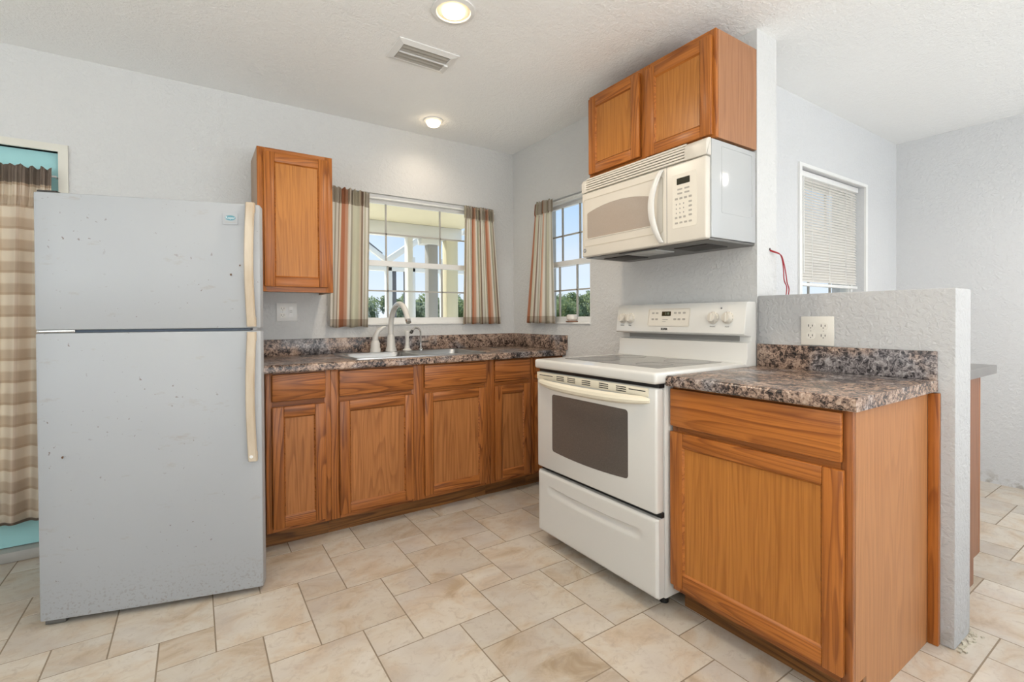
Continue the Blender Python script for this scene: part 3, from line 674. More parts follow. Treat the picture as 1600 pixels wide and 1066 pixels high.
m = MB(); m.tube(hp, [.020, .018, .015, .011, .006], 12); m.build('lever', M_fauc, hb)
c = thing('side_sprayer', 'white pull out sprayer standing right of the gooseneck faucet', 'sprayer', (-.945, -.115, ZD))
m = MB(); m.lathe([(0, 0), (.030, 0), (.030, .006), (.020, .014), (.016, .03), (.016, .036), (0, .036)], (-.945, -.115, ZD)); m.build('base', M_fauc, c)
m = MB(); m.lathe([(0, .0365), (.013, .0365), (.012, .085), (.015, .10), (.018, .115), (.016, .132), (0, .138)], (-.945, -.115, ZD)); m.build('spray_head', M_fauc, c)
c = thing('filter_tap', 'small chrome hook shaped water filter tap on the sink deck', 'tap', (-.845, -.11, ZD))
m = MB(); m.lathe([(0, 0), (.016, 0), (.016, .008), (.008, .014), (.008, .05), (0, .05)], (-.845, -.11, ZD)); m.build('base', M_chrome, c)
pts = [(-.845, -.11, ZD+.045), (-.845, -.11, ZD+.115)]
for i in range(1, 13):
    a = PI*.85*i/12; R = .037; pts.append((-.845-R+R*math.cos(a), -.11-(R-R*math.cos(a))*.3, ZD+.115+R*math.sin(a)))
m = MB(); m.tube(pts, .0065, 10); m.build('spout', M_chrome, c)
e2 = Vector(pts[-1]); d2 = (e2-Vector(pts[-2])).normalized(); m = MB(); m.tube([e2-d2*.004, e2+d2*.018], .010, 10); m.build('tip', M_black, c)
m = MB(); m.tube([(-.84, -.112, ZD+.055), (-.795, -.125, ZD+.058)], .0055, 8); m.build('lever', M_black, c)

# ------------------------------------------------------------------ refrigerator
c = thing('refrigerator', 'tall worn white top freezer refrigerator with scuffed doors left ajar', 'refrigerator', (-2.25, -.4, 0))
HX, HY, FA = -2.632, -.772, math.radians(-15.34)
FW = .748
Tf = frame((HX, HY, 0), (math.cos(FA), math.sin(FA), 0), (0, 0, 1), (math.sin(FA), -math.cos(FA), 0))
m = MB(); m.box(-2.612, -1.895, -.695, -.045, .03, 1.60, .012); m.build('cabinet_body', M_fridge, c)
m = MB(); m.box(-2.60, -1.905, -.69, -.66, .0, .075); m.build('base_grille', M_dgrey, c)
def contour_door(nm, v0, v1):
    n = 10; P = []
    bulge = .010
    for i in range(n+1):
        t = i/n; P.append((.012+(FW-.024)*t, -.004+bulge*(1-(2*t-1)**2)*.5))
    P = [(0, -.060), (0, -.014), (.003, -.007)]+P+[(FW-.003, -.007), (FW, -.014), (FW, -.060)]
    m = MB(Tf); m.prism(P, v0, v1, 'uwv', .006, 2); return m.build(nm, M_fridge, c)
dz = .022
fd_ = contour_door('freezer_door', 1.104, 1.615); rd_ = contour_door('fridge_door', dz, 1.093)
m = MB(Tf); m.box(.01, FW-.04, 1.094, 1.103, -.055, -.012); m.build('door_gasket', flat('dark_gasket', (.05, .07, .10), .5), c)
for nm_, v0, v1, hd in (('freezer_handle', 1.110, 1.618, fd_), ('fridge_handle', .556, 1.088, rd_)):
    n = 14; b = bmesh.new(); m = MB(Tf); prev = None
    for i in range(n+1):
        t = i/n; v = v0+(v1-v0)*t
        up_ = nm_ == 'fridge_handle'
        k_ = math.sin(PI*t); off = .012*k_ + .007
        uc = .715 - .006*k_
        hw = .0165
        ring_ = [b.verts.new((uc+a*hw, v, off+bz)) for a, bz in ((-1, -.006), (-1, .006), (-.75, .012), (.75, .012), (1, .006), (1, -.006))]
        if prev:
            for q in range(6): b.faces.new((prev[q], prev[(q+1) % 6], ring_[(q+1) % 6], ring_[q]))
        else: b.faces.new(ring_[::-1])
        prev = ring_
    b.faces.new(prev); bmesh.ops.recalc_face_normals(b, faces=b.faces); m._merge(b)
    for v in (v0+.02, v1-.02): m.box(.702, .732, v-.018, v+.018, -.001, .012)
    h = m.build('handle', M_handle, hd)
m = MB(Tf); m.lathe([(0, 0), (.007, 0), (.006, .003), (0, .004)], (.711, .576, .020), (0, 0, 1), 12); m.build('screw_cap', M_white, rd_)
m = MB(Tf); m.box(.004, .065, 1.610, 1.625, -.11, -.02, .003); m.build('hinge_cover', M_dgrey, c)
m = MB(Tf); m.box(.004, .12, 1.0945, 1.1035, -.06, -.006, .002); m.build('middle_hinge', M_chrome, c)
m = MB(Tf); m.box(.012, .075, .004, .020, -.07, -.016, .003); m.build('bottom_hinge', M_grey, c)
m = MB(Tf); m.prism(rrect(.613, .668, 1.526, 1.572, .003, 3), .0, .0016, 'uvw'); bd = m.build('badge', M_fridge, fd_)
m = MB(Tf); m.prism([(.641+.019*math.cos(2*PI*i/24), 1.553+.0105*math.sin(2*PI*i/24)) for i in range(24)], .0016, .0022, 'uvw'); m.build('badge_oval', flat('teal_print', (.10, .28, .33), .4), bd)
text_mesh('lettering', 'Roper', .0135, Tf @ Matrix.Translation((.641, 1.553, .0024)), flat('pale_ink', (.75, .80, .80), .5), bd, .0002)
m = MB(Tf); m.box(.622, .662, 1.534, 1.5365, .0016, .0020); m.build('badge_line', M_printl, bd)
# paint chips
for (uu, vv, ss) in ((.641, 1.323, .004), (.674, 1.361, .003), (.08, .63, .004)):
    m = MB(Tf); m.prism([(uu+ss*math.cos(2*PI*i/7)*(.7+.5*((i*37) % 5)/5), vv+ss*1.3*math.sin(2*PI*i/7)*(.6+.6*((i*53) % 7)/7)) for i in range(7)], .0004, .0026, 'uvw'); m.build('chip', flat('rust_chip', (.16, .09, .05), .9), fd_ if vv > 1.1 else rd_)

# ------------------------------------------------------------------ stove
RY0, RY1 = -1.238, -2.002
c = thing('electric_range', 'white electric stove with smooth glass cooktop and oven window', 'stove', (-.35, -1.62, 0))
T = FR(0, RY0, 0); RW = RY0-RY1
m = MB(T); m.box(.002, RW-.002, .055, .882, .03, .642, .004); m.build('body', M_appl, c)
for u in (.06, RW-.06):
    for w in (.12, .58):
        m = MB(T); m.lathe([(0, 0), (.018, 0), (.018, .03), (.010, .034), (.010, .056), (0, .056)], (u, .0005, w), (0, 1, 0), 14); m.build('foot', M_black, c)
m = MB(T); m.box(-.003, RW+.003, .884, .930, .085, .702, .013, 4); ck = m.build('cooktop', M_appl, c)
gm, n, l, b, out = new_mat('ceramic_glass'); t = n.new('ShaderNodeTexCoord'); q = noise(n, l, t.outputs['Object'], 160, 2)
l.new(mix(n, l, q.outputs['Fac'], (.10, .095, .09), (.20, .195, .185)), b.inputs['Base Color']); b.inputs['Roughness'].default_value = .12
m = MB(T); m.prism(rrect(.075, RW-.095, .125, .57, .012), .9302, .9312, 'uwv'); gt = m.build('glass_top', gm, ck)
for (u, w, rr) in ((.20, .45, .105), (.20, .22, .08), (.55, .45, .08), (.55, .22, .105)):
    m = MB(T); m.ring([(u+rr*math.cos(2*PI*i/40), w+rr*math.sin(2*PI*i/40)) for i in range(40)], [(u+(rr-.003)*math.cos(2*PI*i/40), w+(rr-.003)*math.sin(2*PI*i/40)) for i in range(40)], 0, .0004)
    for v in m.bm.verts: pass
    b = m.bm; m2 = MB(); bb = bmesh.new(); me = bpy.data.meshes.new('t'); b.to_mesh(me); b.free(); bb.from_mesh(me); bpy.data.meshes.remove(me)
    # lay the ring flat on the glass
    Ti = T.inverted()
    for v in bb.verts:
        p = Ti @ v.co; v.co = T @ Vector((p.x, .9313+p.z, p.y))
    bmesh.ops.recalc_face_normals(bb, faces=bb.faces); m2._merge(bb); m2.build('burner_ring', M_print, gt)
# backguard
bgp = [(.02, .884), (.10, .884), (.100, .935), (.092, .955), (.090, 1.020), (.062, 1.026), (.062, 1.050), (.112, 1.054), (.118, 1.062), (.098, 1.195), (.090, 1.206), (.030, 1.206), (.02, 1.198)]
m = MB(T); m.prism(bgp, -.004, RW+.004, 'wvu', .004, 2); bg = m.build('backguard', M_appl, c)
m = MB(T); m.box(.05, RW-.05, 1.027, 1.049, .0622, .0635); m.build('exhaust_slot', flat('grey_slot', (.30, .29, .27), .6), bg)
# console face frame (tilted)
c0 = Vector((0, 1.062, .118)); c1 = Vector((0, 1.195, .098)); vv_ = (c1-c0).normalized(); ww_ = Vector((1, 0, 0)).cross(vv_)
Tc = T @ frame(c0, (1, 0, 0), vv_, ww_)
def knob(u, v, dark):
    m = MB(Tc); m.lathe([(0, 0), (.029, 0), (.029, .004), (.023, .006), (.021, .020), (.019, .023), (0, .024)], (u, v, 0), (0, 0, 1), 26)
    m.box(u-.004, u+.004, v-.021, v+.021, .02, .028, .002); kb = m.build('knob', M_cream, bg)
    mm = MB(Tc)
    for i in range(10):
        a = PI*.25+i*PI*1.5/9; x, y = u+.026*math.cos(a-PI/2), v+.026*math.sin(a-PI/2); mm.box(x-.0012, x+.0012, y-.0025, y+.0025, .004, .0050)
    mm.build('dial_marks', M_print, kb)
    text_mesh('knob_label', 'REAR' if dark else 'FRONT', .009, Tc @ Matrix.Translation((u, v-.041, .0006)), M_print, bg, .0002)
for u, dk in ((.043, 0), (.098, 1), (.610, 0), (.684, 1)): knob(u, .072, dk)
m = MB(Tc); m.ring(rrect(.222, .482, .028, .122, .008), rrect(.226, .478, .032, .118, .006), -.001, .002); m.build('panel_outline', M_cream, bg)
m = MB(Tc); m.prism(rrect(.227, .477, .033, .117, .006), -.001, .0012, 'uvw'); m.build('control_panel', flat('panel_cream', (.74, .70, .62), .4), bg)
m = MB(Tc); m.prism(rrect(.312, .368, .083, .106, .002), .0012, .0022, 'uvw'); m.build('display', M_disp, bg)
text_mesh('display_digits', '1:18', .017, Tc @ Matrix.Translation((.344, .0945, .0024)), flat('green_segment', (.20, .26, .20), .5), bg, .0002)
for (u, v) in ((.255, .098), (.280, .098), (.255, .066), (.280, .066), (.395, .098), (.42, .098), (.448, .098), (.395, .066), (.42, .066), (.448, .066)):
    m = MB(Tc); m.prism(rrect(u-.008, u+.008, v-.0045, v+.0045, .002, 3), .0012, .0020, 'uvw'); m.build('button', M_printl, bg)
m = MB(Tc); m.box(.318, .352, .062, .065, .0012, .0018); m.box(.318, .340, .052, .0545, .0012, .0018); m.build('printed_line', M_printl, bg)
text_mesh('brand_lettering', 'ROPER', .0135, Tc @ Matrix.Translation((.334, .014, .0006)), M_black, bg, .0003, bold=.0006)
m = MB(Tc); m.lathe([(0, 0), (.004, 0), (.003, .003), (0, .003)], (.648, .118, 0)); m.build('indicator_light', M_print, bg)
# oven door
m = MB(T); m.box(.004, RW-.004, .388, .868, .645, .690, .010, 3); od = m.build('oven_door', M_appl, c)
m = MB(T); m.box(.004, RW-.004, .8685, .8838, .6425, .672); m.build('vent_gap_shade', M_black, c)  # black strip painted in as the shade in the gap above the oven door
ow, n, l, b, out = new_mat('oven_glass'); t = n.new('ShaderNodeTexCoord'); q = noise(n, l, t.outputs['Object'], 300, 1)
l.new(mix(n, l, q.outputs['Fac'], (.085, .07, .06), (.14, .12, .105)), b.inputs['Base Color']); b.inputs['Roughness'].default_value = .14
m = MB(T); m.prism(rrect(.128, .617, .487, .766, .014, 6, 0, .010), .6895, .6912, 'uvw'); m.build('oven_window', ow, od)
n_ = 26; m = MB(T); b = bmesh.new(); prev = None      # bowed handle bar
for i in range(n_+1):
    t = i/n_; u = .02+(RW-.055)*t; k_ = 1-(2*t-1)**4; w = .690+.046*k_; v = .818-.008*math.sin(PI*t); hh = .013+.008*k_
    rr_ = [b.verts.new((u, v+a*hh, w+d)) for a, d in ((-1, -.012), (-.6, .002), (0, .006), (.6, .002), (1, -.012), (0, -.016))]
    if prev:
        for q_ in range(6): b.faces.new((prev[q_], prev[(q_+1) % 6], rr_[(q_+1) % 6], rr_[q_]))
    else: b.faces.new(rr_[::-1])
    prev = rr_
b.faces.new(prev); bmesh.ops.recalc_face_normals(b, faces=b.faces); m._merge(b); m.build('handle', M_creamh, od)
m = MB(T); m.box(.010, RW-.040, .832, .866, .6895, .6925, .003); vs = m.build('vent_strip', M_creamh, od)
for u0, k_ in ((.165, 3), (.245, 3), (.345, 3), (.455, 3), (.555, 3)):
    m = MB(T)
    for q_ in range(k_): m.box(u0, u0+.055, .838+q_*.0085, .8415+q_*.0085, .692, .6932)
    m.build('vent_slots', M_black, vs)
for u0, u1 in ((.03, .135), (.625, .71)):
    m = MB(T); m.box(u0, u1, .851, .8545, .692, .6932); m.build('vent_slots', M_black, vs)
# storage drawer with scooped pull
def dr(s, t):
    u = .004+(RW-.008)*s; v = .062+.306*t
    du = max(0, 1-((u-RW/2)/.300)**8); bow = .010*(1-((u-RW/2)/.30)**2)
    y = v-(.285-bow)
    g_ = 0
    if du > 0:
        if -.022 <= y <= .022: g_ = math.sin((y+.022)/.044*PI)**.8*(.6+.4*(y/.022))
        g_ = max(0, g_)*du
    edge = 1-math.exp(-min(s, 1-s)*RW/.004)*.9; edge2 = 1-math.exp(-min(t, 1-t)*.306/.004)*.9
    return (u, v, .676-.016*g_ + .012*min(edge, edge2))
m = MB(T); m.grid(dr, 90, 80); m.box(.005, RW-.005, .063, .367, .645, .675); m.build('storage_drawer', M_appl, c)
m = MB(T); m.box(.006, RW-.006, .3685, .3875, .6425, .660); m.build('drawer_gap_shade', M_black, c)  # black strip as painted shade between oven door and drawer

# ------------------------------------------------------------------ microwave
c = thing('microwave', 'white over the range microwave mounted above the stove', 'microwave', (-.19, -1.61, 1.461))
MY = -1.226; MWW = .768; Z0, Z1 = 1.461, 1.888
T = FR(0, MY, 0)
m = MB(T); m.box(0, MWW, Z0+.012, Z1-.002, .003, .335, .004); mb = m.build('body', M_mwside, c)
Ts = frame((0, MY-MWW, 0), (-1, 0, 0), (0, 0, 1), (0, -1, 0))   # side facing -y
m = MB(frame((0, MY-MWW, 0), (1, 0, 0), (0, 0, 1), (0, -1, 0))); m.ring(rrect(-.265, -.030, 1.582, 1.866, .004, 3), rrect(-.261, -.034, 1.586, 1.862, .004, 3), -.0005, .0012); m.build('side_emboss', M_mwside, mb)
GZ = 1.812
def mwpoly(z0, z1, w0, w1, r, rt_):
    P = [(w0, z0)]
    for i in range(7):
        a = -PI/2+PI/2*i/6; P.append((w1-r+r*math.cos(a), z0+r+r*math.sin(a)))
    for i in range(7):
        a = PI/2*i/6; P.append((w1-rt_+rt_*math.cos(a), z1-rt_+rt_*math.sin(a)))
    P.append((w0, z1)); return P
# grille with louvres, then the rounded end caps
m = MB(T); m.prism(mwpoly(GZ+.001, Z1, .337, .355, .002, .014), .035, MWW-.105, 'wvu'); gr_ = m.build('top_grille', M_cream, c)
m = MB(T); m.prism(mwpoly(GZ+.001, Z1, .337, .372, .002, .03), MWW-.108, MWW, 'wvu', .004); m.build('end_cap', M_cream, gr_)
m = MB(T); m.prism(mwpoly(GZ+.001, Z1, .337, .370, .002, .03), 0, .035, 'wvu', .003); m.build('end_cap', M_cream, gr_)
for k_ in range(6):
    v = GZ+.003+k_*.0125; m = MB(T); m.prism([(.354, v), (.3695-.0022*max(0, k_-3)**1.5, v+.001), (.3675-.0022*max(0, k_-3)**1.5, v+.0095), (.354, v+.0105)], .033, MWW-.106, 'wvu'); m.build('louvre', M_cream, gr_)
m = MB(T); m.box(.002, MWW-.002, Z0+.004, GZ-.002, .337, .370, .009, 3); fd2 = m.build('front', M_cream, c)
UD = .568
m = MB(T); m.ring(rrect(.018, UD-.02, Z0+.058, 1.775, .014, 5), rrect(.022, UD-.024, Z0+.062, 1.771, .012, 5), .3695, .3712); m.build('door_outline', flat('outline_tan', (.56, .51, .42), .5), fd2)
m = MB(T); m.box(UD-.0012, UD+.0012, Z0+.008, GZ-.003, .369, .3705); m.build('door_seam', M_print, fd2)
wm, n, l, b, out = new_mat('microwave_window'); t = n.new('ShaderNodeTexCoord'); q = noise(n, l, t.outputs['Object'], 400, 1)
l.new(mix(n, l, q.outputs['Fac'], (.34, .29, .24), (.42, .36, .31)), b.inputs['Base Color']); b.inputs['Roughness'].default_value = .16
def mw_outline(g_): return rrect(.047-g_, .482+g_, 1.562-g_, 1.700+g_, .010+g_, 5, .026)
m = MB(T); m.prism(mw_outline(0), .3698, .3716, 'uvw'); m.build('door_window', wm, fd2)
m = MB(T); m.ring(mw_outline(.004), mw_outline(0), .3698, .3725); m.build('window_rim', M_cream, fd2)
b = bmesh.new(); m = MB(T); prev = None; n_ = 24
for i in range(n_+1):
    t = i/n_; v = 1.475+(1.800-1.475)*t; k_ = math.sin(PI*t); u = .540-.030*k_; w = .374+.034*k_**.7; hw = .013+.004*k_
    rr_ = [b.verts.new((u+hw*math.cos(2*PI*q_/10), v, w+.010*math.sin(2*PI*q_/10))) for q_ in range(10)]
    if prev:
        for q_ in range(10): b.faces.new((prev[q_], prev[(q_+1) % 10], rr_[(q_+1) % 10], rr_[q_]))
    else: b.faces.new(rr_[::-1])
    prev = rr_
b.faces.new(prev); bmesh.ops.recalc_face_normals(b, faces=b.faces); m._merge(b); m.build('handle', M_appl, fd2)
m = MB(T); m.prism(rrect(.598, .722, 1.528, 1.762, .008, 4), .3698, .3712, 'uvw'); kp = m.build('control_panel', flat('panel_ivory', (.77, .73, .64), .4), fd2)
m = MB(T); m.prism(rrect(.622, .688, 1.716, 1.744, .002, 2), .3712, .3722, 'uvw'); m.build('display', M_disp, kp)
def btn(u0, u1, v0, v1, mm=M_printl):
    m = MB(T); m.prism(rrect(u0, u1, v0, v1, .0015, 2), .3712, .3718, 'uvw'); m.build('button', mm, kp)
for r_i in range(2):
    for q_ in range(2): btn(.625+q_*.036, .650+q_*.036, 1.692-r_i*.018, 1.699-r_i*.018)
for q_ in range(4): btn(.612+q_*.0235, .627+q_*.0235, 1.651, 1.660)
for r_i in range(3):
    for q_ in range(3): btn(.617+q_*.019, .6205+q_*.019, 1.628-r_i*.019, 1.635-r_i*.019, M_print)
for r_i in range(4): btn(.682, .698, 1.630-r_i*.019, 1.638-r_i*.019)
for q_ in range(3): btn(.612+q_*.0215, .624+q_*.0215, 1.569, 1.578)
for q_ in range(4): btn(.612+q_*.0235, .627+q_*.0235, 1.546, 1.554)
m = MB(T); m.prism([(.026+.011*math.cos(2*PI*i/20), 1.500+.011*math.sin(2*PI*i/20)) for i in range(20)], .3698, .3712, 'uvw'); lg = m.build('logo_disc', M_print, fd2)
text_mesh('logo_letters', 'GE', .012, T @ Matrix.Translation((.026, 1.500, .3714)), M_white, lg, .0002)
m = MB(T); m.box(.006, MWW-.006, Z0, Z0+.0115, .006, .345, .003); bt = m.build('bottom_plate', M_grey, c)
for u0 in (.06, .52):
    m = MB(T); m.box(u0, u0+.17, Z0-.004, Z0-.0005, .10, .26, .001); m.build('grease_filter', M_dgrey, bt)
m = MB(T); m.box(.27, .46, Z0-.006, Z0-.0005, .18, .32, .002); m.build('lamp_cover', M_lens, bt)
m = MB(T); m.box(.25, .48, Z0-.003, Z0-.0005, .325, .345); m.build('bottom_vent', M_black, bt)

# ------------------------------------------------------------------ outlets
def duplex(T, u, v, par, mm):
    for dv in (.020, -.020):
        m = MB(T); m.prism(rrect(u-.0165, u+.0165, v+dv-.014, v+dv+.014, .010, 5), .004, .0075, 'uvw'); r = m.build('receptacle', mm, par)
        m = MB(T); m.box(u-.0085, u-.006, v+dv-.003, v+dv+.007, .0074, .0079); m.box(u+.006, u+.0085, v+dv-.002, v+dv+.006, .0074, .0079); m.lathe([(0, .0), (.0028, 0), (0, .0005)], (u, v+dv-.0075, .0074), (0, 0, 1), 8); m.build('slots', M_black, r)
    m = MB(T); m.lathe([(0, 0), (.003, 0), (.002, .0012), (0, .0012)], (u, v, .005)); m.build('screw', M_printl, par)
c = thing('wall_outlet', 'double gang plate with two outlets and a switch between refrigerator and window', 'outlet', (-1.67, 0, 1.18))
T = FB(-1.67, -.0005, 1.182)
m = MB(T); m.box(-.058, .058, -.056, .056, 0, .006, .003); pl_ = m.build('cover_plate', M_plate, c); duplex(T, -.023, 0, pl_, M_iv)
m = MB(T); m.prism(rrect(.012, .034, -.030, .030, .003, 3), .004, .0075, 'uvw'); sw = m.build('switch', M_plate, pl_)
m = MB(T); m.box(.016, .030, -.004, -.001, .0074, .008); m.box(.016, .030, .006, .009, .0074, .008); m.build('switch_marks', M_printl, sw)
c = thing('wall_outlet', 'double gang plate with four outlets on the half wall above the counter', 'outlet', (0, -2.253, 1.078))
T = FR(-.0005, -2.253, 1.078)
m = MB(T); m.box(-.063, .063, -.060, .060, 0, .006, .003); pl_ = m.build('cover_plate', M_iv, c); duplex(T, -.024, 0, pl_, M_iv); duplex(T, .024, 0, pl_, M_iv)

# ------------------------------------------------------------------ ceiling lights and vent
for i, (cx, cy) in enumerate(CANS):
    rr = (.092, .062)[i]
    c = thing('recessed_light', ('large glowing recessed ceiling light near the air vent', 'small glowing recessed ceiling light over the sink')[i], 'ceiling light', (cx, cy, H-.02), 'recessed lights in the kitchen ceiling')
    m = MB(); m.lathe([(rr, -.0005), (rr, -.006), (rr*.80, -.010), (rr*.76, -.004), (rr*.62, -.0012), (0, -.001)], (cx, cy, H), seg=40); m.build('trim_ring', M_white if i == 0 else M_plate, c)
    m = MB()
    if i == 0: m.lathe([(rr*.76, -.0045), (rr*.56, -.0030), (rr*.54, -.0035)], (cx, cy, H), seg=40)
    else: m.lathe([(rr*.78, -.0065), (rr*.7, -.011), (rr*.62, -.011)], (cx, cy, H), seg=40)
    m.build('baffle', M_baff, c)
    m = MB()
    if i == 0: m.lathe([(rr*.52, -.003), (rr*.50, -.014), (rr*.3, -.021), (0, -.024)], (cx, cy, H), seg=32)
    else: m.lathe([(rr*.66, -.004), (rr*.74, -.018), (rr*.6, -.034), (rr*.3, -.042), (0, -.044)], (cx, cy, H), seg=32)
    m.build('bulb', M_bulb, c)
    l = bpy.data.lights.new('can_lamp', 'SPOT'); l.energy = (36, 6)[i]; l.color = (1, .84, .66); l.spot_size = math.radians(165); l.spot_blend = .9; l.shadow_soft_size = .05
    lo = bpy.data.objects.new('can_lamp', l); COL.objects.link(lo); lo.location = (cx, cy, H-.06)
# cans added out of view as fill, two in the kitchen, one in the dining room
for cx, cy, en, colr, lab in ((-1.15, -2.75, 10, (1, .84, .66), 'added recessed fill light above the counter beside the stove'), (-2.9, -2.4, 14, (1, .86, .70), 'added recessed fill light in front of the refrigerator'), (1.25, -3.3, 62, (1, .95, .90), 'added recessed fill light in the dining room')):
    c = thing('recessed_light', lab, 'ceiling light', (cx, cy, H-.02), 'added fill lights out of view in the ceiling'); rr = .092
    m = MB(); m.lathe([(rr, -.0005), (rr, -.006), (rr*.80, -.010), (rr*.76, -.004), (rr*.62, -.0012), (0, -.001)], (cx, cy, H), seg=40); m.build('trim_ring', M_white, c)
    m = MB(); m.lathe([(rr*.52, -.003), (rr*.50, -.014), (rr*.3, -.021), (0, -.024)], (cx, cy, H), seg=32); m.build('bulb', M_bulb, c)
    l = bpy.data.lights.new('can_lamp', 'SPOT'); l.energy = en; l.color = colr; l.spot_size = math.radians(170); l.spot_blend = .8; l.shadow_soft_size = .14
    lo = bpy.data.objects.new('can_lamp', l); COL.objects.link(lo); lo.location = (cx, cy, H-.06)
c = thing('ceiling_vent', 'white rectangular louvred air vent in the kitchen ceiling', 'vent', (-1.18, -.963, H))
T = frame((-1.18, -.963, H-.0005), (1, 0, 0), (0, 1, 0), (0, 0, -1))
m = MB(T.copy()); 
b = bmesh.new(); rows = [[b.verts.new((p[0], p[1], w)) for p in rc(-a, a, -bb, bb)] for a, bb, w in ((.155, .100, 0), (.155, .100, .004), (.125, .070, .012), (.122, .067, .010), (.122, .067, 0))]
for A, B in zip(rows, rows[1:]):
    for i in range(4): b.faces.new((A[i], A[(i+1) % 4], B[(i+1) % 4], B[i]))
bmesh.ops.recalc_face_normals(b, faces=b.faces); m._merge(b); vf = m.build('vent_frame', M_white, c, smooth=False)
m = MB(T); m.box(-.122, .122, -.067, .067, 0, .001); m.build('duct_backing', M_print, c)
for k_ in range(5):
    y = -.053+k_*.0265; m = MB(T); m.box(-.120, .120, y-.014, y+.014, .0055, .0068, 0, rot=(math.radians(22), 'X')); m.build('slat', flat('vent_slat', (.40, .38, .34), .5) if k_ == 0 else bpy.data.materials['vent_slat'], c)
m = MB(T); m.box(-.121, .121, -.004, .004, .004, .013); m.build('centre_bar', M_white, c)
m = MB(T); m.box(.115, .135, -.003, .003, .010, .020); m.build('damper_lever', M_white, c)

# ------------------------------------------------------------------ curtains and rods
def curtain(name, label, P0, P1, Q0, Q1, nrm, width, hgt, folds, mat, group=None, cat='curtain', gather=.04, seed=1, uvoff=0, sag=0, amp=1.0):
    """P0-P1 along the top, Q0-Q1 along the hem; nrm points into the room"""
    P0, P1, Q0, Q1, nr = map(Vector, (P0, P1, Q0, Q1, nrm)); rnd = random.Random(seed); ph = [rnd.uniform(0, 6.28) for _ in range(6)]
    def fn(s, t):      # t = 0 hem, 1 top
        top = P0.lerp(P1, s); bot = Q0.lerp(Q1, s)
        tt = t**1.0
        p = bot.lerp(top, tt)
        a = .014*(1-t)+.008 if t < .93 else .008
        a *= amp
        wv = math.sin(2*PI*folds*s+ph[0]+.7*math.sin(3*s+ph[1])+.5*t*math.sin(5*s+ph[2]))
        wv2 = math.sin(2*PI*folds*2.3*s+ph[3])*max(0, t-.55)*1.2
        d = a*(wv+wv2*.6)
        if t > .90: d += .009*math.sin(2*PI*folds*3.1*s+ph[4])+.005*math.sin(2*PI*folds*7.3*s+ph[5])
        p = p+nr*(d+.024*max(1, amp))
        if t > .985: p = p+Vector((0, 0, .006*math.sin(2*PI*folds*2.7*s+ph[5])))
        if t < .02: p = p+Vector((0, 0, .004*math.sin(2*PI*folds*s+ph[0])-sag*0))
        return p
    m = MB(); m.grid(fn, int(folds*26), 44, lambda s, t: (s*width+uvoff, t*hgt))
    o = m.build(name, mat); o.modifiers.new('thickness', 'SOLIDIFY').thickness = .0012
    tag(o, label, cat, group); return o
curtain('curtain', 'striped curtain panel on the left side of the sink window', (-1.405, -.028, 1.978), (-1.168, -.028, 1.968), (-1.435, -.03, 1.085), (-1.185, -.03, 1.085), (0, -1, 0), .30, .89, 2.6, M_stripe, 'striped kitchen curtains', seed=3, uvoff=.0)
curtain('curtain', 'striped curtain panel on the right side of the sink window', (-.465, -.028, 1.968), (-.222, -.028, 1.966), (-.485, -.03, 1.095), (-.160, -.03, 1.095), (0, -1, 0), .60, .88, 4.3, M_stripe, 'striped kitchen curtains', seed=5, uvoff=.19)
curtain('curtain', 'striped curtain on the narrow window beside the microwave', (-.028, -.365, 1.972), (-.028, -.560, 1.968), (-.03, -.245, 1.10), (-.03, -.585, 1.10), (-1, 0, 0), .50, .88, 3.2, M_stripe, 'striped kitchen curtains', seed=9, uvoff=.078)
curtain('door_curtain', 'beige checked curtain hanging on the teal door behind the refrigerator', (-3.5, -.022, 1.878), (-2.705, -.022, 1.868), (-3.5, -.02, .16), (-2.745, -.02, .19), (0, -1, 0), 1.3, 1.72, 8, M_plaid, seed=11, amp=1.25)
m = MB(); m.tube([(WB[0]-.0, -.017, 1.948), (WB[1]+.0, -.017, 1.948)], .005, 8); m.tube([(WB[0]-.006, -.017, 1.948), (WB[0]-.006, -.0005, 1.948)], .005, 6); m.tube([(WB[1]+.006, -.017, 1.948), (WB[1]+.006, -.0005, 1.948)], .005, 6)
tag(m.build('curtain_rod', M_white), 'thin white curtain rod across the top of the sink window', 'curtain rod')
m = MB(); m.tube([(-.017, WR[0], 1.948), (-.017, WR[1], 1.948)], .005, 8); m.tube([(-.017, WR[1]+.006, 1.948), (-.0005, WR[1]+.006, 1.948)], .005, 6); m.tube([(-.017, WR[0]-.006, 1.948), (-.0005, WR[0]-.006, 1.948)], .005, 6)
tag(m.build('curtain_rod', M_white), 'thin white curtain rod on the narrow window beside the microwave', 'curtain rod')
m = MB(); m.tube([(-3.52, .0, 1.845), (-2.700, .0, 1.845)], .005, 8); m.tube([(-2.702, .0, 1.845), (-2.702, .03, 1.845)], .005, 6); m.tube([(-3.518, .0, 1.845), (-3.518, .03, 1.845)], .005, 6)
tag(m.build('curtain_rod', M_white), 'thin rod holding the beige checked curtain on the teal door', 'curtain rod')
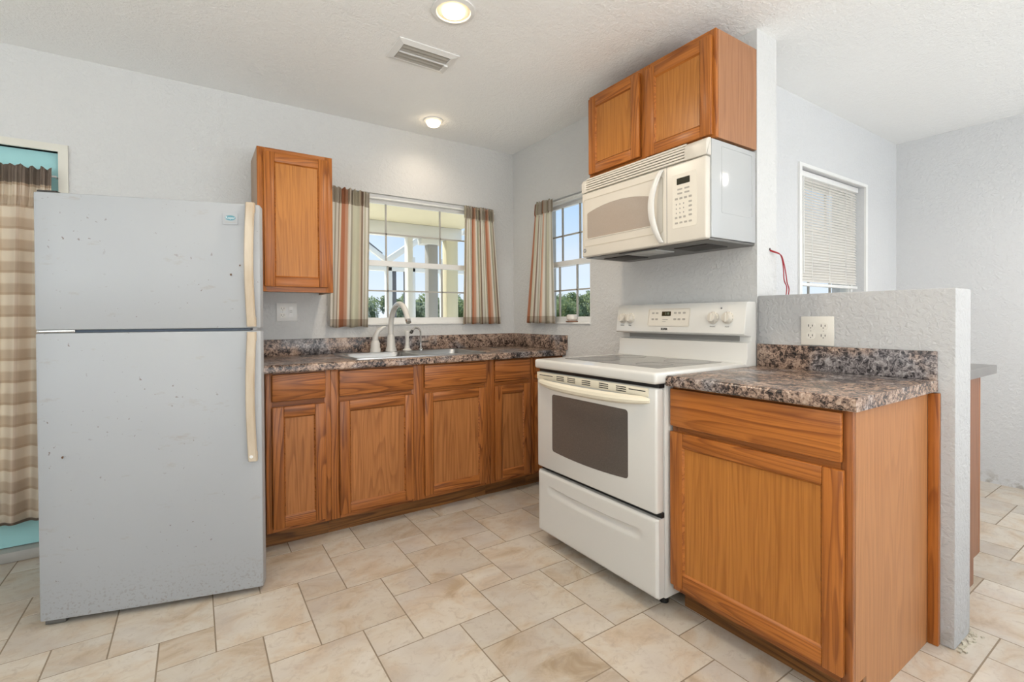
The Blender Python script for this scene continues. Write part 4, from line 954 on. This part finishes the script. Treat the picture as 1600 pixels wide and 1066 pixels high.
# blinds
c = thing('window_blind', 'white horizontal mini blind in the dining room window', 'blind', (1.33, -1.73, 2.0))
bx0, bx1 = WD[0]+.02, WD[1]-.035
m = MB(); m.box(bx0, bx1, -1.742, -1.705, 1.995, 2.030, .004); m.build('headrail', M_vinyl, c)
m = MB(); nsl = 36
for k_ in range(nsl):
    z = 1.985-k_*.0178; m.box(bx0, bx1, -1.7235-.0125, -1.7235+.0125, z-.0006, z+.0006, 0, rot=(math.radians(57), 'X'))
m.build('slats', M_blind, c, smooth=False)
m = MB(); m.box(bx0, bx1, -1.738, -1.712, 1.325, 1.345, .004); m.build('bottom_rail', M_vinyl, c)
for u in (.22, .5, .78):
    m = MB(); x = bx0+(bx1-bx0)*u; m.tube([(x, -1.738, 1.345), (x, -1.738, 1.995)], .0012, 6); m.build('ladder_cord', M_white, c)
m = MB(); m.tube([(bx0+.05, -1.75, 1.40), (bx0+.05, -1.748, 1.99)], .004, 8); m.build('tilt_wand', M_vinyl, c)
# small pot on the sill
c = thing('candle_pot', 'small round white pot on the narrow window sill', 'pot', (-.0, -.70, WR[2]+.012))
m = MB(); m.lathe([(0, 0), (.040, 0), (.044, .006), (.040, .008), (0, .008)], (.01, -.70, WR[2]+.0122)); m.build('saucer', M_sauc, c)
m = MB(); m.lathe([(0, .0085), (.026, .0085), (.036, .02), (.038, .035), (.034, .05), (.030, .052), (.030, .045), (0, .042)], (.01, -.70, WR[2]+.0122)); m.build('bowl', M_pot, c)
# loose wires from the wall end
c = thing('loose_wires', 'pair of red electrical wires dangling from the wall end above the half wall', 'wire', (.10, YW, 1.45))
def smooth_pts(P, n=6):
    out = []
    P = [Vector(p) for p in P]; Q = [P[0]]+P+[P[-1]]
    for i in range(1, len(Q)-2):
        for k_ in range(n):
            t = k_/n; a, b_, c_, d = Q[i-1], Q[i], Q[i+1], Q[i+2]
            out.append(.5*((2*b_)+(c_-a)*t+(2*a-5*b_+4*c_-d)*t*t+(3*b_-a-3*c_+d)*t**3))
    out.append(P[-1]); return out
y_ = YW-.03
for A in ([(.107, YW+.004, 1.452), (.112, y_+.012, 1.441), (.138, y_, 1.430), (.160, y_, 1.405), (.168, y_-.002, 1.36), (.178, y_, 1.31), (.200, y_, 1.28), (.198, y_, 1.25), (.186, y_, 1.22)],
          [(.107, YW+.004, 1.448), (.115, y_+.012, 1.437), (.142, y_-.004, 1.424), (.166, y_-.004, 1.39), (.180, y_-.006, 1.345), (.196, y_-.004, 1.30), (.214, y_-.004, 1.27), (.210, y_-.004, 1.245), (.196, y_-.004, 1.215)]):
    m = MB(); m.tube(smooth_pts(A), .0024, 7); m.build('wire', M_red, c)
m = MB(); m.lathe([(0, 0), (.006, 0), (.006, .0015), (0, .0015)], (.107, YW-.0002, 1.453), (0, -1, 0), 10); m.build('wire_hole', M_black, c)
# crumbs of loose plaster at the foot of the half wall
b_ = MB(); rnd = random.Random(4)
for i in range(46):
    if i < 32: x, y = rnd.uniform(.0, TH+.01), YP-abs(rnd.gauss(0, .012))-.003
    else: x, y = TH+.004+abs(rnd.gauss(0, .012)), YP+rnd.uniform(0, .08)
    s_ = rnd.uniform(.002, .006); b_.box(x-s_, x+s_, y-s_*.7, y+s_*.7, .0002, s_*1.1, 0, rot=(rnd.uniform(0, 3), 'Z'))
o = b_.build('plaster_crumbs', M_caul, smooth=False); tag(o, 'crumbs of loose plaster at the foot of the half wall', 'debris'); o['kind'] = 'stuff'

# ------------------------------------------------------------------ outside
m = MB(); m.box(-80, 160, .25, 160, -.35, -.2); o = m.build('lawn', M_grass, smooth=False); structure(o)
m = MB(); m.box(-8, 9, .21, 11, -.199, -.12); o = m.build('pool_deck', flat('pale_concrete', (.80, .77, .70), .8), smooth=False); structure(o)
m = MB(); m.box(TH+.01, 3.2, -1.555, -.85, H+.005, H+.09); o = m.build('eave', M_mesh, smooth=False); structure(o)
c = thing('porch_roof', 'cream porch roof and beam outside the sink window', 'porch', (-.5, 2.4, 2.14))
m = MB(); m.box(-5, .80, .22, 2.55, 2.306, 2.36); m.build('soffit', M_soff, c)
m = MB(); m.box(-5, .80, 2.42, 2.55, 2.145, 2.305, .006); m.build('beam', M_mesh, c)
m = MB(); m.box(.24, .50, 2.40, 2.56, 2.07, 2.144, .004); m.build('post_cap', M_mesh, c)
for (x0, x1, mat, lab) in ((.33, .46, M_post, 'grey square porch post in the middle of the sink window view'), (.58, .745, M_soff, 'cream square porch post at the right of the sink window view'), (.06, .125, M_mesh, 'slim white porch post left of the grey porch post')):
    m = MB(); m.box(x0, x1, 2.43, 2.55, -.2, 2.07 if mat == M_post else 2.144, .004); tag(m.build('porch_post', mat), lab, 'post', 'porch posts')
c = thing('screen_enclosure', 'white and bronze framed pool screen enclosure beyond the porch', 'screen enclosure', (.4, 4, 0))
def bar(nm, pts, w, mat):
    m = MB(); A, B = map(Vector, pts); d = (B-A); L_ = d.length; q = d.to_track_quat('X', 'Z').to_matrix().to_4x4(); q.translation = (A+B)/2; m.T = q; m.box(-L_/2, L_/2, -w/2, w/2, -w/2, w/2, .003); m.build(nm, mat, c)
for x, w, mat in ((.35, .09, M_mesh), (.445, .05, M_dfr), (.615, .035, M_dfr), (.73, .09, M_mesh), (1.25, .06, M_mesh), (-.6, .06, M_mesh)): bar('upright', ((x, 4, -.2), (x, 4, 1.95 if x < .7 and x > 0 else 2.1)), w, mat)
bar('header', ((-1.5, 4, 1.90), (1.8, 4, 1.92)), .09, M_mesh)
bar('rafter', ((.95, 4, 2.46), (.33, 4, 2.02)), .09, M_mesh)
bar('rafter', ((.33, 4, 2.02), (-.3, 4, 2.46)), .07, M_mesh)
bar('rafter', ((.95, 4, 2.46), (.95, 2.6, 2.3)), .06, M_mesh)
bar('brace', ((.27, 4.05, 2.13), (-.1, 4.05, 2.40)), .035, M_dfr)
bar('chair_rail', ((.30, 4, .75), (1.8, 4, .75)), .05, M_mesh)
# trees
def foliage(seed, R, Hh, nleaf, size):
    rnd = random.Random(seed); m = MB(); b = m.bm
    cl = [(Vector((rnd.gauss(0, R*.45), rnd.gauss(0, R*.45), Hh*rnd.uniform(.28, .86))), R*rnd.uniform(.28, .5)) for _ in range(14)]
    for i in range(nleaf):
        cc, rr = rnd.choice(cl); d = Vector((rnd.gauss(0, 1), rnd.gauss(0, 1), rnd.gauss(0, .9))).normalized(); p = cc+d*rr*rnd.uniform(.55, 1.05)
        if p.z < .1: p.z = .1+rnd.random()*.3
        nrm = (d+Vector((rnd.gauss(0, .5), rnd.gauss(0, .5), rnd.gauss(0, .5)))).normalized(); t = nrm.orthogonal().normalized(); u = nrm.cross(t); s_ = size*rnd.uniform(.6, 1.3)
        b.faces.new([b.verts.new(p+t*s_), b.verts.new(p+u*s_*.6), b.verts.new(p-t*s_), b.verts.new(p-u*s_*.6)])
    return m
protos = []
def tree_proto(seed, R, Hh, nleaf, size, mat):
    root = bpy.data.objects.new('leafy_tree', None); COL.objects.link(root)
    f = foliage(seed, R, Hh, nleaf, size).build('foliage', mat, smooth=False); f.parent = root
    m = MB(); m.tube([(0, 0, -.2), (.05, 0, Hh*.3), (.0, .1, Hh*.6)], [Hh*.035, Hh*.028, Hh*.012], 8); t = m.build('trunk', M_bark); t.parent = root
    return root
TA = tree_proto(1, 2.6, 4.0, 2600, .20, M_leaf); TB = tree_proto(2, 2.2, 3.6, 2200, .20, M_leaf2)
used = set()
def place_tree(proto, x, y, s_, rot, label, group):
    if proto.name not in used: r = proto; used.add(proto.name)
    else:
        r = proto.copy(); COL.objects.link(r)
        for ch in list(proto.children):
            k_ = ch.copy(); COL.objects.link(k_); k_.parent = r
    r.location = (x, y, -.2); r.scale = (s_, s_, s_); r.rotation_euler.z = rot; tag(r, label, 'tree', group); return r
rnd = random.Random(21)
for i in range(18):
    row = i % 3; x = 4+(i//3)*7.6+row*5.0; place_tree(TA if i % 2 else TB, x, 50+row*14, rnd.uniform(.92, 1.05)*(1+.16*row), rnd.uniform(0, 6), 'distant green tree in the hazy tree line beyond the porch', 'trees beyond the porch')
for i in range(3):
    place_tree(TB if i % 2 else TA, (62, 80, 62)[i], (65.0, 94, 78)[i], (1.55, 2.1, 1.5)[i], rnd.uniform(0, 6), 'green tree seen through the narrow window beside the microwave', 'trees beyond the narrow window')
